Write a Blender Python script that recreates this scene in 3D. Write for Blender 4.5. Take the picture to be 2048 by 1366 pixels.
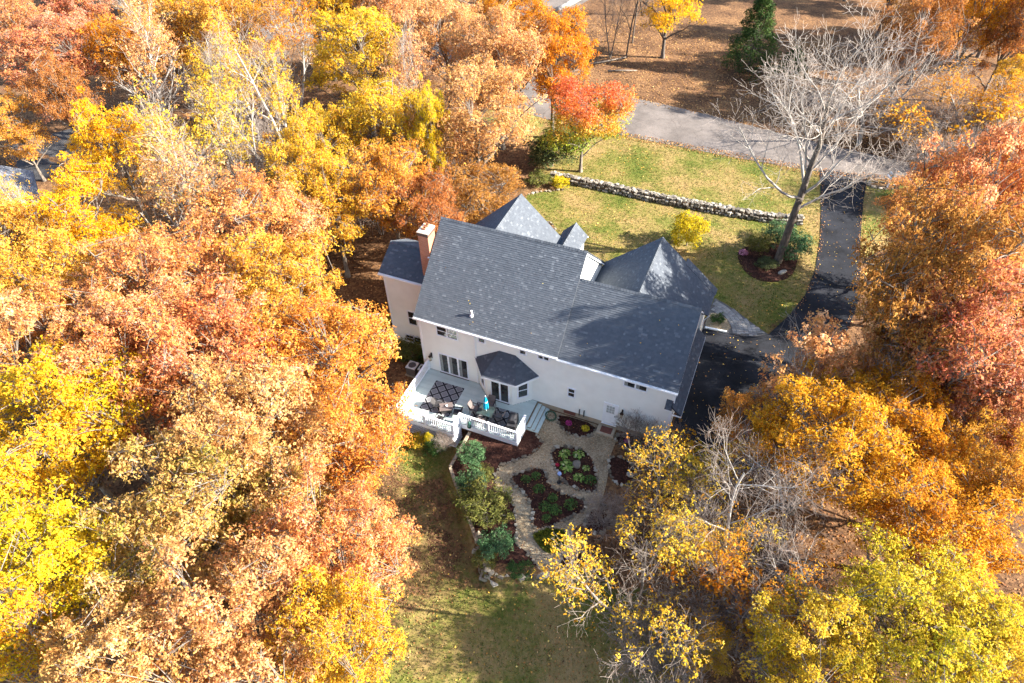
import bpy, math, random
import numpy as np
from mathutils import Vector, Matrix, Quaternion

# ------------------------------------------------------------------ camera, sky, sun, exposure
SC = bpy.context.scene
COL = SC.collection
for o in list(bpy.data.objects):
    bpy.data.objects.remove(o)
R = math.radians

cam = bpy.data.cameras.new('camera')
cam.sensor_width = 36.0
cam.lens = 36.0 * 1365.0 / 2048.0
cam.clip_start = 0.5
cam.clip_end = 2000.0
camo = bpy.data.objects.new('camera', cam)
COL.objects.link(camo)
_pi, _ya, _ro = R(45.198), R(-23.467), R(-1.25)
_fw = Vector((math.sin(_ya) * math.cos(_pi), math.cos(_ya) * math.cos(_pi), -math.sin(_pi)))
_rt = Vector((math.cos(_ya), -math.sin(_ya), 0.0))
_up = _rt.cross(_fw)
_r2 = _rt * math.cos(_ro) + _up * math.sin(_ro)
_u2 = -_rt * math.sin(_ro) + _up * math.cos(_ro)
camo.matrix_world = Matrix(((_r2.x, _u2.x, -_fw.x, 20.065), (_r2.y, _u2.y, -_fw.y, -29.631),
                            (_r2.z, _u2.z, -_fw.z, 38.403), (0, 0, 0, 1)))
SC.camera = camo

SUN_EL, SUN_AZ = R(30.0), math.atan2(0.975, 0.22)      # azimuth measured clockwise from +Y
world = bpy.data.worlds.new('World')
SC.world = world
world.use_nodes = True
_nt = world.node_tree
_bg = _nt.nodes['Background']
_sky = _nt.nodes.new('ShaderNodeTexSky')
_sky.sky_type = 'NISHITA'
_sky.sun_disc = False
_sky.sun_elevation = SUN_EL
_sky.sun_rotation = SUN_AZ
_nt.links.new(_sky.outputs[0], _bg.inputs[0])
_bg.inputs[1].default_value = 0.09
sun = bpy.data.lights.new('sun', 'SUN')
sun.energy = 4.9
sun.angle = R(0.55)
sun.color = (1.0, 0.93, 0.82)
suno = bpy.data.objects.new('sun', sun)
COL.objects.link(suno)
_S = Vector((math.sin(SUN_AZ) * math.cos(SUN_EL), math.cos(SUN_AZ) * math.cos(SUN_EL), math.sin(SUN_EL)))
suno.rotation_mode = 'QUATERNION'
suno.rotation_quaternion = _S.to_track_quat('Z', 'Y')
suno.location = (60, 20, 60)
SC.view_settings.view_transform = 'Standard'
SC.view_settings.look = 'None'
SC.view_settings.gamma = 1.0
SC.view_settings.exposure = 2.48
SC.view_settings.use_curve_mapping = False
try:
    SC.cycles.max_bounces = 6
    SC.cycles.diffuse_bounces = 3
    SC.cycles.glossy_bounces = 2
    SC.cycles.transmission_bounces = 3
    SC.cycles.transparent_max_bounces = 4
except Exception:
    pass
SC.render.resolution_x, SC.render.resolution_y = 1024, 683

RNG = random.Random(7)
NPR = np.random.default_rng(11)

# ------------------------------------------------------------------ materials
def newmat(name):
    m = bpy.data.materials.new(name)
    m.use_nodes = True
    nt = m.node_tree
    return m, nt, nt.nodes['Principled BSDF']

def N(nt, kind, **kw):
    n = nt.nodes.new('ShaderNode' + kind)
    for k, v in kw.items():
        setattr(n, k, v)
    return n

def ramp(nt, stops, interp='LINEAR'):
    n = nt.nodes.new('ShaderNodeValToRGB')
    n.color_ramp.interpolation = interp
    e = n.color_ramp.elements
    while len(e) < len(stops):
        e.new(0.5)
    for i, (p, c) in enumerate(stops):
        e[i].position = p
        e[i].color = (c[0], c[1], c[2], 1) if not isinstance(c, float) else (c, c, c, 1)
    return n

def plain(name, c, rough=0.6, var=0.15, scale=3.0, bump=0.0, bscale=30.0, metal=0.0, spec=0.4, wear=None):
    """a paint/plastic/wood/stone colour with uneven tone and optional relief"""
    m, nt, b = newmat(name)
    tc = N(nt, 'TexCoord')
    nz = N(nt, 'TexNoise')
    nz.inputs['Scale'].default_value = scale
    nz.inputs['Detail'].default_value = 6
    nt.links.new(tc.outputs['Object'], nz.inputs['Vector'])
    lo = tuple(v * (1 - var) for v in c)
    hi = tuple(min(1, v * (1 + var)) for v in c)
    rp = ramp(nt, [(0.3, lo), (0.7, hi)])
    nt.links.new(nz.outputs[0], rp.inputs[0])
    nt.links.new(rp.outputs[0], b.inputs['Base Color'])
    b.inputs['Roughness'].default_value = rough
    b.inputs['Metallic'].default_value = metal
    b.inputs['Specular IOR Level'].default_value = spec
    if bump > 0:
        n2 = N(nt, 'TexNoise')
        n2.inputs['Scale'].default_value = bscale
        n2.inputs['Detail'].default_value = 4
        nt.links.new(tc.outputs['Object'], n2.inputs['Vector'])
        bp = N(nt, 'Bump')
        bp.inputs['Strength'].default_value = bump
        bp.inputs['Distance'].default_value = 0.03
        nt.links.new(n2.outputs[0], bp.inputs['Height'])
        nt.links.new(bp.outputs[0], b.inputs['Normal'])
    return m

def attr_mat(name, stops, attr='rnd', rough=0.75, objvar=0.0, bump=0.0, bscale=40, noise=0.0, nscale=8.0, spec=0.3):
    """colour picked per piece by a mesh attribute"""
    m, nt, b = newmat(name)
    at = N(nt, 'Attribute', attribute_name=attr)
    rp = ramp(nt, stops)
    nt.links.new(at.outputs['Fac'], rp.inputs[0])
    out = rp.outputs[0]
    tc = N(nt, 'TexCoord')
    if noise > 0:
        nz = N(nt, 'TexNoise')
        nz.inputs['Scale'].default_value = nscale
        nz.inputs['Detail'].default_value = 5
        nt.links.new(tc.outputs['Object'], nz.inputs['Vector'])
        mr = N(nt, 'MapRange')
        mr.inputs['To Min'].default_value = 1 - noise
        mr.inputs['To Max'].default_value = 1 + noise
        nt.links.new(nz.outputs[0], mr.inputs['Value'])
        hs = N(nt, 'HueSaturation')
        nt.links.new(out, hs.inputs['Color'])
        nt.links.new(mr.outputs[0], hs.inputs['Value'])
        out = hs.outputs[0]
    nt.links.new(out, b.inputs['Base Color'])
    b.inputs['Roughness'].default_value = rough
    b.inputs['Specular IOR Level'].default_value = spec
    if bump > 0:
        n2 = N(nt, 'TexNoise')
        n2.inputs['Scale'].default_value = bscale
        nt.links.new(tc.outputs['Object'], n2.inputs['Vector'])
        bp = N(nt, 'Bump')
        bp.inputs['Strength'].default_value = bump
        bp.inputs['Distance'].default_value = 0.02
        nt.links.new(n2.outputs[0], bp.inputs['Height'])
        nt.links.new(bp.outputs[0], b.inputs['Normal'])
    return m

def objrand_mat(name, stops, rough=0.85, noise=0.35, nscale=6.0, bump=0.5, bscale=25):
    """stones, boards: tone differs object by object"""
    m, nt, b = newmat(name)
    oi = N(nt, 'ObjectInfo')
    rp = ramp(nt, stops)
    nt.links.new(oi.outputs['Random'], rp.inputs[0])
    tc = N(nt, 'TexCoord')
    nz = N(nt, 'TexNoise')
    nz.inputs['Scale'].default_value = nscale
    nz.inputs['Detail'].default_value = 8
    nt.links.new(tc.outputs['Object'], nz.inputs['Vector'])
    mr = N(nt, 'MapRange')
    mr.inputs['From Min'].default_value = 0.25
    mr.inputs['From Max'].default_value = 0.75
    mr.inputs['To Min'].default_value = 1 - noise
    mr.inputs['To Max'].default_value = 1 + noise
    nt.links.new(nz.outputs[0], mr.inputs['Value'])
    hs = N(nt, 'HueSaturation')
    nt.links.new(rp.outputs[0], hs.inputs['Color'])
    nt.links.new(mr.outputs[0], hs.inputs['Value'])
    nt.links.new(hs.outputs[0], b.inputs['Base Color'])
    b.inputs['Roughness'].default_value = rough
    if bump > 0:
        n2 = N(nt, 'TexNoise')
        n2.inputs['Scale'].default_value = bscale
        nt.links.new(tc.outputs['Object'], n2.inputs['Vector'])
        bp = N(nt, 'Bump')
        bp.inputs['Strength'].default_value = bump
        bp.inputs['Distance'].default_value = 0.03
        nt.links.new(n2.outputs[0], bp.inputs['Height'])
        nt.links.new(bp.outputs[0], b.inputs['Normal'])
    return m

def leaf_mat(name, stops, trans=0.48, hue=0.012, val=0.16, sat=1.0):
    """leaves: tone per leaf (rnd), per clump (clump) and per tree; light passes through"""
    m, nt, b = newmat(name)
    a1 = N(nt, 'Attribute', attribute_name='rnd')
    a2 = N(nt, 'Attribute', attribute_name='clump')
    oi = N(nt, 'ObjectInfo')
    mx = N(nt, 'Mix', data_type='FLOAT')
    mx.inputs[0].default_value = 0.55
    nt.links.new(a1.outputs['Fac'], mx.inputs[2])
    nt.links.new(a2.outputs['Fac'], mx.inputs[3])
    mr0 = N(nt, 'MapRange')
    mr0.inputs['From Min'].default_value = 0.12
    mr0.inputs['From Max'].default_value = 0.88
    nt.links.new(mx.outputs[0], mr0.inputs['Value'])
    rp = ramp(nt, stops)
    nt.links.new(mr0.outputs[0], rp.inputs[0])
    hs = N(nt, 'HueSaturation')
    hs.inputs['Saturation'].default_value = sat
    nt.links.new(rp.outputs[0], hs.inputs['Color'])
    mh = N(nt, 'MapRange')
    mh.inputs['To Min'].default_value = 0.5 - hue
    mh.inputs['To Max'].default_value = 0.5 + hue
    nt.links.new(oi.outputs['Random'], mh.inputs['Value'])
    nt.links.new(mh.outputs[0], hs.inputs['Hue'])
    mv = N(nt, 'MapRange')
    mv.inputs['To Min'].default_value = 1 - val
    mv.inputs['To Max'].default_value = 1 + val
    nt.links.new(a1.outputs['Fac'], mv.inputs['Value'])
    nt.links.new(mv.outputs[0], hs.inputs['Value'])
    nt.links.new(hs.outputs[0], b.inputs['Base Color'])
    b.inputs['Roughness'].default_value = 0.7
    b.inputs['Specular IOR Level'].default_value = 0.15
    tr = N(nt, 'BsdfTranslucent')
    nt.links.new(hs.outputs[0], tr.inputs['Color'])
    ms = N(nt, 'MixShader')
    ms.inputs[0].default_value = trans
    nt.links.new(b.outputs[0], ms.inputs[1])
    nt.links.new(tr.outputs[0], ms.inputs[2])
    nt.links.new(ms.outputs[0], nt.nodes['Material Output'].inputs['Surface'])
    return m

M = {}
M['white'] = plain('white_trim', (0.78, 0.79, 0.80), 0.5, 0.05)
M['vinyl'] = plain('white_vinyl', (0.74, 0.76, 0.80), 0.45, 0.06)
M['black'] = plain('black_metal', (0.015, 0.015, 0.018), 0.4, 0.2)
M['blackcloth'] = plain('black_cover', (0.018, 0.018, 0.022), 0.75, 0.3, 2.0, 0.4, 8)
M['darkwicker'] = plain('dark_wicker', (0.035, 0.032, 0.033), 0.6, 0.3, 8, 0.5, 60)
M['taupe'] = plain('taupe_sling', (0.115, 0.09, 0.085), 0.7, 0.15, 5)
M['concrete'] = plain('concrete', (0.33, 0.27, 0.19), 0.9, 0.2, 2.5, 0.3, 20)
M['stoop'] = plain('stoop_stone', (0.36, 0.30, 0.21), 0.9, 0.2, 4, 0.3, 20)
M['mint'] = objrand_mat('mint_deck_paint', [(0, (0.37, 0.45, 0.43)), (1, (0.46, 0.54, 0.51))], 0.55, 0.08, 2.0, 0.15, 30)
M['mintrim'] = plain('mint_trim', (0.42, 0.50, 0.48), 0.55, 0.08)
M['turq'] = plain('turquoise_canvas', (0.0, 0.28, 0.42), 0.8, 0.15, 6)
M['glassgrey'] = plain('smoked_glass', (0.03, 0.045, 0.045), 0.08, 0.1, 2, spec=0.6)
M['brass'] = plain('dark_bronze', (0.03, 0.02, 0.015), 0.4, 0.3, metal=0.6)
M['lamp_glass'] = plain('lantern_glass', (0.45, 0.42, 0.3), 0.1, 0.1)
M['greenhose'] = plain('green_hose', (0.012, 0.085, 0.045), 0.4, 0.2)
M['greenglaze'] = plain('dark_green_glaze', (0.02, 0.06, 0.05), 0.15, 0.2)
M['timber'] = plain('weathered_timber', (0.25, 0.2, 0.14), 0.9, 0.35, 5, 0.6, 30)
M['acgrey'] = plain('condenser_grey', (0.52, 0.52, 0.5), 0.5, 0.08)
M['acfan'] = plain('condenser_grille', (0.10, 0.085, 0.08), 0.5, 0.2)
M['globe'] = plain('blue_globe', (0.25, 0.35, 0.62), 0.08, 0.2)
M['terracotta'] = plain('terracotta', (0.36, 0.16, 0.08), 0.8, 0.2)
M['flue'] = plain('flue_clay', (0.34, 0.14, 0.07), 0.85, 0.2)
M['cap'] = plain('chimney_cap_mortar', (0.62, 0.5, 0.4), 0.9, 0.15, 4, 0.3)
M['metalgrey'] = plain('galvanised_metal', (0.5, 0.5, 0.5), 0.35, 0.1, metal=0.7)
M['redbrownwood'] = plain('cellar_window_well', (0.14, 0.05, 0.035), 0.85, 0.3)
M['netwhite'] = plain('white_board', (0.7, 0.72, 0.74), 0.5, 0.05)

def m_siding():
    m, nt, b = newmat('cream_lap_siding')
    tc = N(nt, 'TexCoord')
    sep = N(nt, 'SeparateXYZ')
    nt.links.new(tc.outputs['Object'], sep.inputs[0])
    md = N(nt, 'Math', operation='MULTIPLY')
    md.inputs[1].default_value = 1 / 0.115
    nt.links.new(sep.outputs['Z'], md.inputs[0])
    fr = N(nt, 'Math', operation='FRACT')
    nt.links.new(md.outputs[0], fr.inputs[0])
    iv = N(nt, 'Math', operation='SUBTRACT')
    iv.inputs[0].default_value = 1.0
    nt.links.new(fr.outputs[0], iv.inputs[1])
    bp = N(nt, 'Bump')
    bp.inputs['Strength'].default_value = 0.45
    bp.inputs['Distance'].default_value = 0.02
    nt.links.new(iv.outputs[0], bp.inputs['Height'])
    nt.links.new(bp.outputs[0], b.inputs['Normal'])
    nz = N(nt, 'TexNoise')
    nz.inputs['Scale'].default_value = 1.2
    nz.inputs['Detail'].default_value = 7
    nt.links.new(tc.outputs['Object'], nz.inputs['Vector'])
    rp = ramp(nt, [(0.3, (0.73, 0.74, 0.69)), (0.7, (0.80, 0.81, 0.76))])
    nt.links.new(nz.outputs[0], rp.inputs[0])
    nt.links.new(rp.outputs[0], b.inputs['Base Color'])
    b.inputs['Roughness'].default_value = 0.55
    return m
M['siding'] = m_siding()

def m_brick():
    m, nt, b = newmat('red_brick')
    tc = N(nt, 'TexCoord')
    sep = N(nt, 'SeparateXYZ')
    nt.links.new(tc.outputs['Object'], sep.inputs[0])
    ad = N(nt, 'Math', operation='ADD')
    nt.links.new(sep.outputs['X'], ad.inputs[0])
    nt.links.new(sep.outputs['Y'], ad.inputs[1])
    cb = N(nt, 'CombineXYZ')
    nt.links.new(ad.outputs[0], cb.inputs[0])
    nt.links.new(sep.outputs['Z'], cb.inputs[1])
    br = N(nt, 'TexBrick')
    br.inputs['Scale'].default_value = 1.0
    br.inputs['Brick Width'].default_value = 0.22
    br.inputs['Row Height'].default_value = 0.075
    br.inputs['Mortar Size'].default_value = 0.008
    br.inputs['Color1'].default_value = (0.42, 0.15, 0.075, 1)
    br.inputs['Color2'].default_value = (0.33, 0.11, 0.055, 1)
    br.inputs['Mortar'].default_value = (0.42, 0.3, 0.22, 1)
    nt.links.new(cb.outputs[0], br.inputs['Vector'])
    nt.links.new(br.outputs['Color'], b.inputs['Base Color'])
    bp = N(nt, 'Bump')
    bp.invert = True
    bp.inputs['Distance'].default_value = 0.01
    nt.links.new(br.outputs['Fac'], bp.inputs['Height'])
    nt.links.new(bp.outputs[0], b.inputs['Normal'])
    b.inputs['Roughness'].default_value = 0.9
    return m
M['brick'] = m_brick()

def m_glass():
    m, nt, b = newmat('window_glass')
    tc = N(nt, 'TexCoord')
    nz = N(nt, 'TexNoise')
    nz.inputs['Scale'].default_value = 2.2
    nt.links.new(tc.outputs['Object'], nz.inputs['Vector'])
    rp = ramp(nt, [(0.35, (0.012, 0.012, 0.014)), (0.7, (0.06, 0.065, 0.06))])
    nt.links.new(nz.outputs[0], rp.inputs[0])
    nt.links.new(rp.outputs[0], b.inputs['Base Color'])
    b.inputs['Roughness'].default_value = 0.04
    b.inputs['Specular IOR Level'].default_value = 0.8
    return m
M['glass'] = m_glass()
M['curtain'] = plain('pale_curtain', (0.36, 0.38, 0.36), 0.8, 0.2, 9)

M['shingle'] = attr_mat('grey_shingles', [(0, (0.057, 0.066, 0.080)), (0.4, (0.063, 0.072, 0.087)), (0.88, (0.072, 0.082, 0.097)),
                                          (0.94, (0.085, 0.096, 0.111)), (1, (0.115, 0.126, 0.142))], rough=0.9, noise=0.12, nscale=0.5, bump=0.4, bscale=60)
M['ridge'] = attr_mat('ridge_cap_shingles', [(0, (0.05, 0.057, 0.068)), (1, (0.085, 0.095, 0.11))], rough=0.9, noise=0.2)
M['roofdeck'] = plain('roof_underlay', (0.03, 0.034, 0.042), 0.9)

def m_rug():
    m, nt, b = newmat('trellis_pattern_rug')
    tc = N(nt, 'TexCoord')
    mp = N(nt, 'Mapping')
    mp.inputs['Rotation'].default_value = (0, 0, R(45))
    mp.inputs['Scale'].default_value = (1.75, 1.75, 1)
    nt.links.new(tc.outputs['Object'], mp.inputs['Vector'])
    sep = N(nt, 'SeparateXYZ')
    nt.links.new(mp.outputs[0], sep.inputs[0])
    outs = []
    for ax in ('X', 'Y'):
        fr = N(nt, 'Math', operation='FRACT')
        nt.links.new(sep.outputs[ax], fr.inputs[0])
        sb = N(nt, 'Math', operation='SUBTRACT')
        sb.inputs[1].default_value = 0.5
        nt.links.new(fr.outputs[0], sb.inputs[0])
        ab = N(nt, 'Math', operation='ABSOLUTE')
        nt.links.new(sb.outputs[0], ab.inputs[0])
        outs.append(ab.outputs[0])
    mxx = N(nt, 'Math', operation='MAXIMUM')
    nt.links.new(outs[0], mxx.inputs[0])
    nt.links.new(outs[1], mxx.inputs[1])
    L, D = (0.32, 0.32, 0.335), (0.012, 0.012, 0.016)
    rp = ramp(nt, [(0.0, (0.15, 0.15, 0.16)), (0.33, L), (0.385, D)], 'CONSTANT')
    nt.links.new(mxx.outputs[0], rp.inputs[0])
    nt.links.new(rp.outputs[0], b.inputs['Base Color'])
    b.inputs['Roughness'].default_value = 0.95
    return m
M['rug'] = m_rug()

def m_asphalt(name, c, crack=True, patch=0.25, pale=None):
    m, nt, b = newmat(name)
    tc = N(nt, 'TexCoord')
    nz = N(nt, 'TexNoise')
    nz.inputs['Scale'].default_value = 0.35
    nz.inputs['Detail'].default_value = 9
    nz.inputs['Roughness'].default_value = 0.65
    nt.links.new(tc.outputs['Object'], nz.inputs['Vector'])
    rp = ramp(nt, [(0.3, tuple(v * (1 - patch) for v in c)), (0.7, tuple(v * (1 + patch) for v in c))])
    nt.links.new(nz.outputs[0], rp.inputs[0])
    out = rp.outputs[0]
    fine = N(nt, 'TexNoise')
    fine.inputs['Scale'].default_value = 14
    fine.inputs['Detail'].default_value = 6
    nt.links.new(tc.outputs['Object'], fine.inputs['Vector'])
    mr = N(nt, 'MapRange')
    mr.inputs['From Min'].default_value = 0.3
    mr.inputs['From Max'].default_value = 0.7
    mr.inputs['To Min'].default_value = 0.8
    mr.inputs['To Max'].default_value = 1.2
    nt.links.new(fine.outputs[0], mr.inputs['Value'])
    hs = N(nt, 'HueSaturation')
    nt.links.new(out, hs.inputs['Color'])
    nt.links.new(mr.outputs[0], hs.inputs['Value'])
    out = hs.outputs[0]
    if crack:
        wn = N(nt, 'TexNoise')
        wn.inputs['Scale'].default_value = 0.8
        nt.links.new(tc.outputs['Object'], wn.inputs['Vector'])
        vm = N(nt, 'VectorMath', operation='MULTIPLY_ADD')
        vm.inputs[1].default_value = (1.6, 1.6, 0)
        nt.links.new(wn.outputs['Color'], vm.inputs[0])
        nt.links.new(tc.outputs['Object'], vm.inputs[2])
        vo = N(nt, 'TexVoronoi', feature='DISTANCE_TO_EDGE')
        vo.inputs['Scale'].default_value = 0.32
        nt.links.new(vm.outputs[0], vo.inputs['Vector'])
        cr = ramp(nt, [(0.0, 0.62), (0.005, 0.8), (0.009, 1.0)])
        nt.links.new(vo.outputs['Distance'], cr.inputs[0])
        mx = N(nt, 'Mix', data_type='RGBA', blend_type='MULTIPLY')
        mx.inputs[0].default_value = 1.0
        nt.links.new(out, mx.inputs[6])
        nt.links.new(cr.outputs[0], mx.inputs[7])
        out = mx.outputs[2]
    nt.links.new(out, b.inputs['Base Color'])
    b.inputs['Roughness'].default_value = 0.95
    b.inputs['Specular IOR Level'].default_value = 0.12
    bp = N(nt, 'Bump')
    bp.inputs['Strength'].default_value = 0.3
    bp.inputs['Distance'].default_value = 0.02
    nt.links.new(fine.outputs[0], bp.inputs['Height'])
    nt.links.new(bp.outputs[0], b.inputs['Normal'])
    return m
M['road'] = m_asphalt('worn_grey_asphalt', (0.125, 0.108, 0.098), patch=0.35)
M['drive'] = m_asphalt('sealed_black_asphalt', (0.015, 0.016, 0.02), crack=True, patch=0.6)
M['court'] = m_asphalt('dark_court_asphalt', (0.06, 0.058, 0.06), crack=False)

def m_scatter(name, stops, scale, bump=0.8, big=0.25, mix=0.5, rough=0.95):
    """loose material: small pieces of different tone over a slower change of tone"""
    m, nt, b = newmat(name)
    tc = N(nt, 'TexCoord')
    vo = N(nt, 'TexVoronoi')
    vo.inputs['Scale'].default_value = scale
    nt.links.new(tc.outputs['Object'], vo.inputs['Vector'])
    nz = N(nt, 'TexNoise')
    nz.inputs['Scale'].default_value = big
    nz.inputs['Detail'].default_value = 8
    nz.inputs['Roughness'].default_value = 0.6
    nt.links.new(tc.outputs['Object'], nz.inputs['Vector'])
    sepc = N(nt, 'SeparateColor')
    nt.links.new(vo.outputs['Color'], sepc.inputs[0])
    mx = N(nt, 'Mix', data_type='FLOAT')
    mx.inputs[0].default_value = mix
    nt.links.new(sepc.outputs[0], mx.inputs[2])
    mr = N(nt, 'MapRange')
    mr.inputs['From Min'].default_value = 0.28
    mr.inputs['From Max'].default_value = 0.72
    nt.links.new(nz.outputs[0], mr.inputs['Value'])
    nt.links.new(mr.outputs[0], mx.inputs[3])
    rp = ramp(nt, stops)
    nt.links.new(mx.outputs[0], rp.inputs[0])
    nt.links.new(rp.outputs[0], b.inputs['Base Color'])
    b.inputs['Roughness'].default_value = rough
    b.inputs['Specular IOR Level'].default_value = 0.09
    bp = N(nt, 'Bump')
    bp.inputs['Strength'].default_value = bump
    bp.inputs['Distance'].default_value = 0.04
    nt.links.new(sepc.outputs[1], bp.inputs['Height'])
    nt.links.new(bp.outputs[0], b.inputs['Normal'])
    return m
M['mulch'] = m_scatter('red_brown_mulch', [(0, (0.014, 0.007, 0.006)), (0.5, (0.038, 0.016, 0.012)), (0.8, (0.075, 0.034, 0.023)), (1, (0.17, 0.09, 0.055))], 11, 1.0, 0.9, 0.45)
M['gravel'] = m_scatter('beige_gravel', [(0, (0.13, 0.095, 0.058)), (0.5, (0.28, 0.215, 0.135)), (1, (0.44, 0.36, 0.24))], 14, 0.8, 0.8, 0.5)
M['bare_soil'] = m_scatter('leaf_strewn_soil', [(0, (0.05, 0.028, 0.015)), (0.5, (0.13, 0.075, 0.035)), (1, (0.3, 0.17, 0.08))], 9, 1.0, 0.6, 0.5)
M['paver'] = objrand_mat('grey_paver', [(0, (0.15, 0.145, 0.14)), (1, (0.26, 0.25, 0.235))], 0.9, 0.2, 4, 0.4, 25)
M['joint'] = plain('paver_joint_sand', (0.09, 0.085, 0.08), 0.95)
M['stone'] = objrand_mat('fieldstone', [(0, (0.06, 0.05, 0.038)), (0.4, (0.125, 0.108, 0.085)), (0.75, (0.2, 0.178, 0.145)), (1, (0.32, 0.295, 0.25))], 0.9, 0.45, 5, 0.8, 14)
M['edgestone'] = objrand_mat('garden_edge_stone', [(0, (0.07, 0.055, 0.04)), (0.45, (0.16, 0.13, 0.09)), (0.8, (0.26, 0.22, 0.16)), (1, (0.4, 0.36, 0.29))], 0.9, 0.35, 7, 0.7, 20)

def m_ground():
    m, nt, b = newmat('lawn_and_leaf_litter')
    tc = N(nt, 'TexCoord')
    at = N(nt, 'Attribute', attribute_name='lawn')
    def noise(s, d=8, r=0.6):
        n = N(nt, 'TexNoise')
        n.inputs['Scale'].default_value = s
        n.inputs['Detail'].default_value = d
        n.inputs['Roughness'].default_value = r
        nt.links.new(tc.outputs['Object'], n.inputs['Vector'])
        return n
    def mapr(src, a, b_, c, d):
        n = N(nt, 'MapRange')
        n.inputs['From Min'].default_value = a
        n.inputs['From Max'].default_value = b_
        n.inputs['To Min'].default_value = c
        n.inputs['To Max'].default_value = d
        nt.links.new(src, n.inputs['Value'])
        return n.outputs[0]
    # leaf litter
    vo = N(nt, 'TexVoronoi')
    vo.inputs['Scale'].default_value = 7
    nt.links.new(tc.outputs['Object'], vo.inputs['Vector'])
    sc = N(nt, 'SeparateColor')
    nt.links.new(vo.outputs['Color'], sc.inputs[0])
    n1 = noise(0.25)
    mx = N(nt, 'Mix', data_type='FLOAT')
    mx.inputs[0].default_value = 0.5
    nt.links.new(sc.outputs[0], mx.inputs[2])
    nt.links.new(mapr(n1.outputs[0], 0.3, 0.7, 0, 1), mx.inputs[3])
    lit = ramp(nt, [(0, (0.035, 0.018, 0.01)), (0.35, (0.085, 0.045, 0.024)), (0.65, (0.155, 0.083, 0.04)), (0.9, (0.25, 0.14, 0.062)), (1, (0.38, 0.23, 0.1))])
    nt.links.new(mx.outputs[0], lit.inputs[0])
    # lawn: green, yellowing and dry patches
    n2 = noise(0.22, 6, 0.62)
    n3 = noise(3.2, 9, 0.78)
    mx2 = N(nt, 'Mix', data_type='FLOAT')
    mx2.inputs[0].default_value = 0.42
    nt.links.new(mapr(n2.outputs[0], 0.32, 0.68, 0, 1), mx2.inputs[2])
    nt.links.new(mapr(n3.outputs[0], 0.3, 0.7, 0, 1), mx2.inputs[3])
    lw = ramp(nt, [(0.12, (0.045, 0.072, 0.012)), (0.34, (0.092, 0.105, 0.02)), (0.5, (0.165, 0.138, 0.04)), (0.64, (0.22, 0.155, 0.06)), (1, (0.29, 0.185, 0.085))])
    nt.links.new(mx2.outputs[0], lw.inputs[0])
    # blend, with a ragged border
    n4 = noise(0.9, 8, 0.7)
    ad = N(nt, 'Math', operation='ADD')
    nt.links.new(at.outputs['Fac'], ad.inputs[0])
    nt.links.new(mapr(n4.outputs[0], 0.3, 0.7, -0.55, 0.55), ad.inputs[1])
    fac = mapr(ad.outputs[0], -0.25, 0.25, 0, 1)
    mc = N(nt, 'Mix', data_type='RGBA')
    nt.links.new(fac, mc.inputs[0])
    nt.links.new(lit.outputs[0], mc.inputs[6])
    nt.links.new(lw.outputs[0], mc.inputs[7])
    nt.links.new(mc.outputs[2], b.inputs['Base Color'])
    b.inputs['Roughness'].default_value = 1.0
    b.inputs['Specular IOR Level'].default_value = 0.1
    bp = N(nt, 'Bump')
    bp.inputs['Strength'].default_value = 0.8
    bp.inputs['Distance'].default_value = 0.06
    n5 = noise(12.0, 4, 0.7)
    nt.links.new(n5.outputs[0], bp.inputs['Height'])
    nt.links.new(bp.outputs[0], b.inputs['Normal'])
    return m
M['ground'] = m_ground()

def m_bark(name, c, c2, scale=6.0):
    m, nt, b = newmat(name)
    tc = N(nt, 'TexCoord')
    mp = N(nt, 'Mapping')
    mp.inputs['Scale'].default_value = (1, 1, 0.35)
    nt.links.new(tc.outputs['Object'], mp.inputs['Vector'])
    nz = N(nt, 'TexNoise')
    nz.inputs['Scale'].default_value = scale
    nz.inputs['Detail'].default_value = 7
    nt.links.new(mp.outputs[0], nz.inputs['Vector'])
    rp = ramp(nt, [(0.35, c), (0.65, c2)])
    nt.links.new(nz.outputs[0], rp.inputs[0])
    nt.links.new(rp.outputs[0], b.inputs['Base Color'])
    b.inputs['Roughness'].default_value = 0.95
    bp = N(nt, 'Bump')
    bp.inputs['Strength'].default_value = 0.6
    bp.inputs['Distance'].default_value = 0.04
    nt.links.new(nz.outputs[0], bp.inputs['Height'])
    nt.links.new(bp.outputs[0], b.inputs['Normal'])
    return m
M['bark'] = m_bark('grey_brown_bark', (0.085, 0.068, 0.052), (0.22, 0.185, 0.15))
M['bark_pale'] = m_bark('pale_grey_bark', (0.2, 0.175, 0.15), (0.42, 0.385, 0.34), 4)
M['bark_dark'] = m_bark('dark_bark', (0.05, 0.04, 0.032), (0.13, 0.105, 0.085))
M['twig'] = m_bark('grey_twigs', (0.13, 0.1, 0.08), (0.26, 0.21, 0.18), 3)
M['twig_pale'] = m_bark('pale_twigs', (0.22, 0.18, 0.15), (0.4, 0.345, 0.3), 3)

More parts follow.
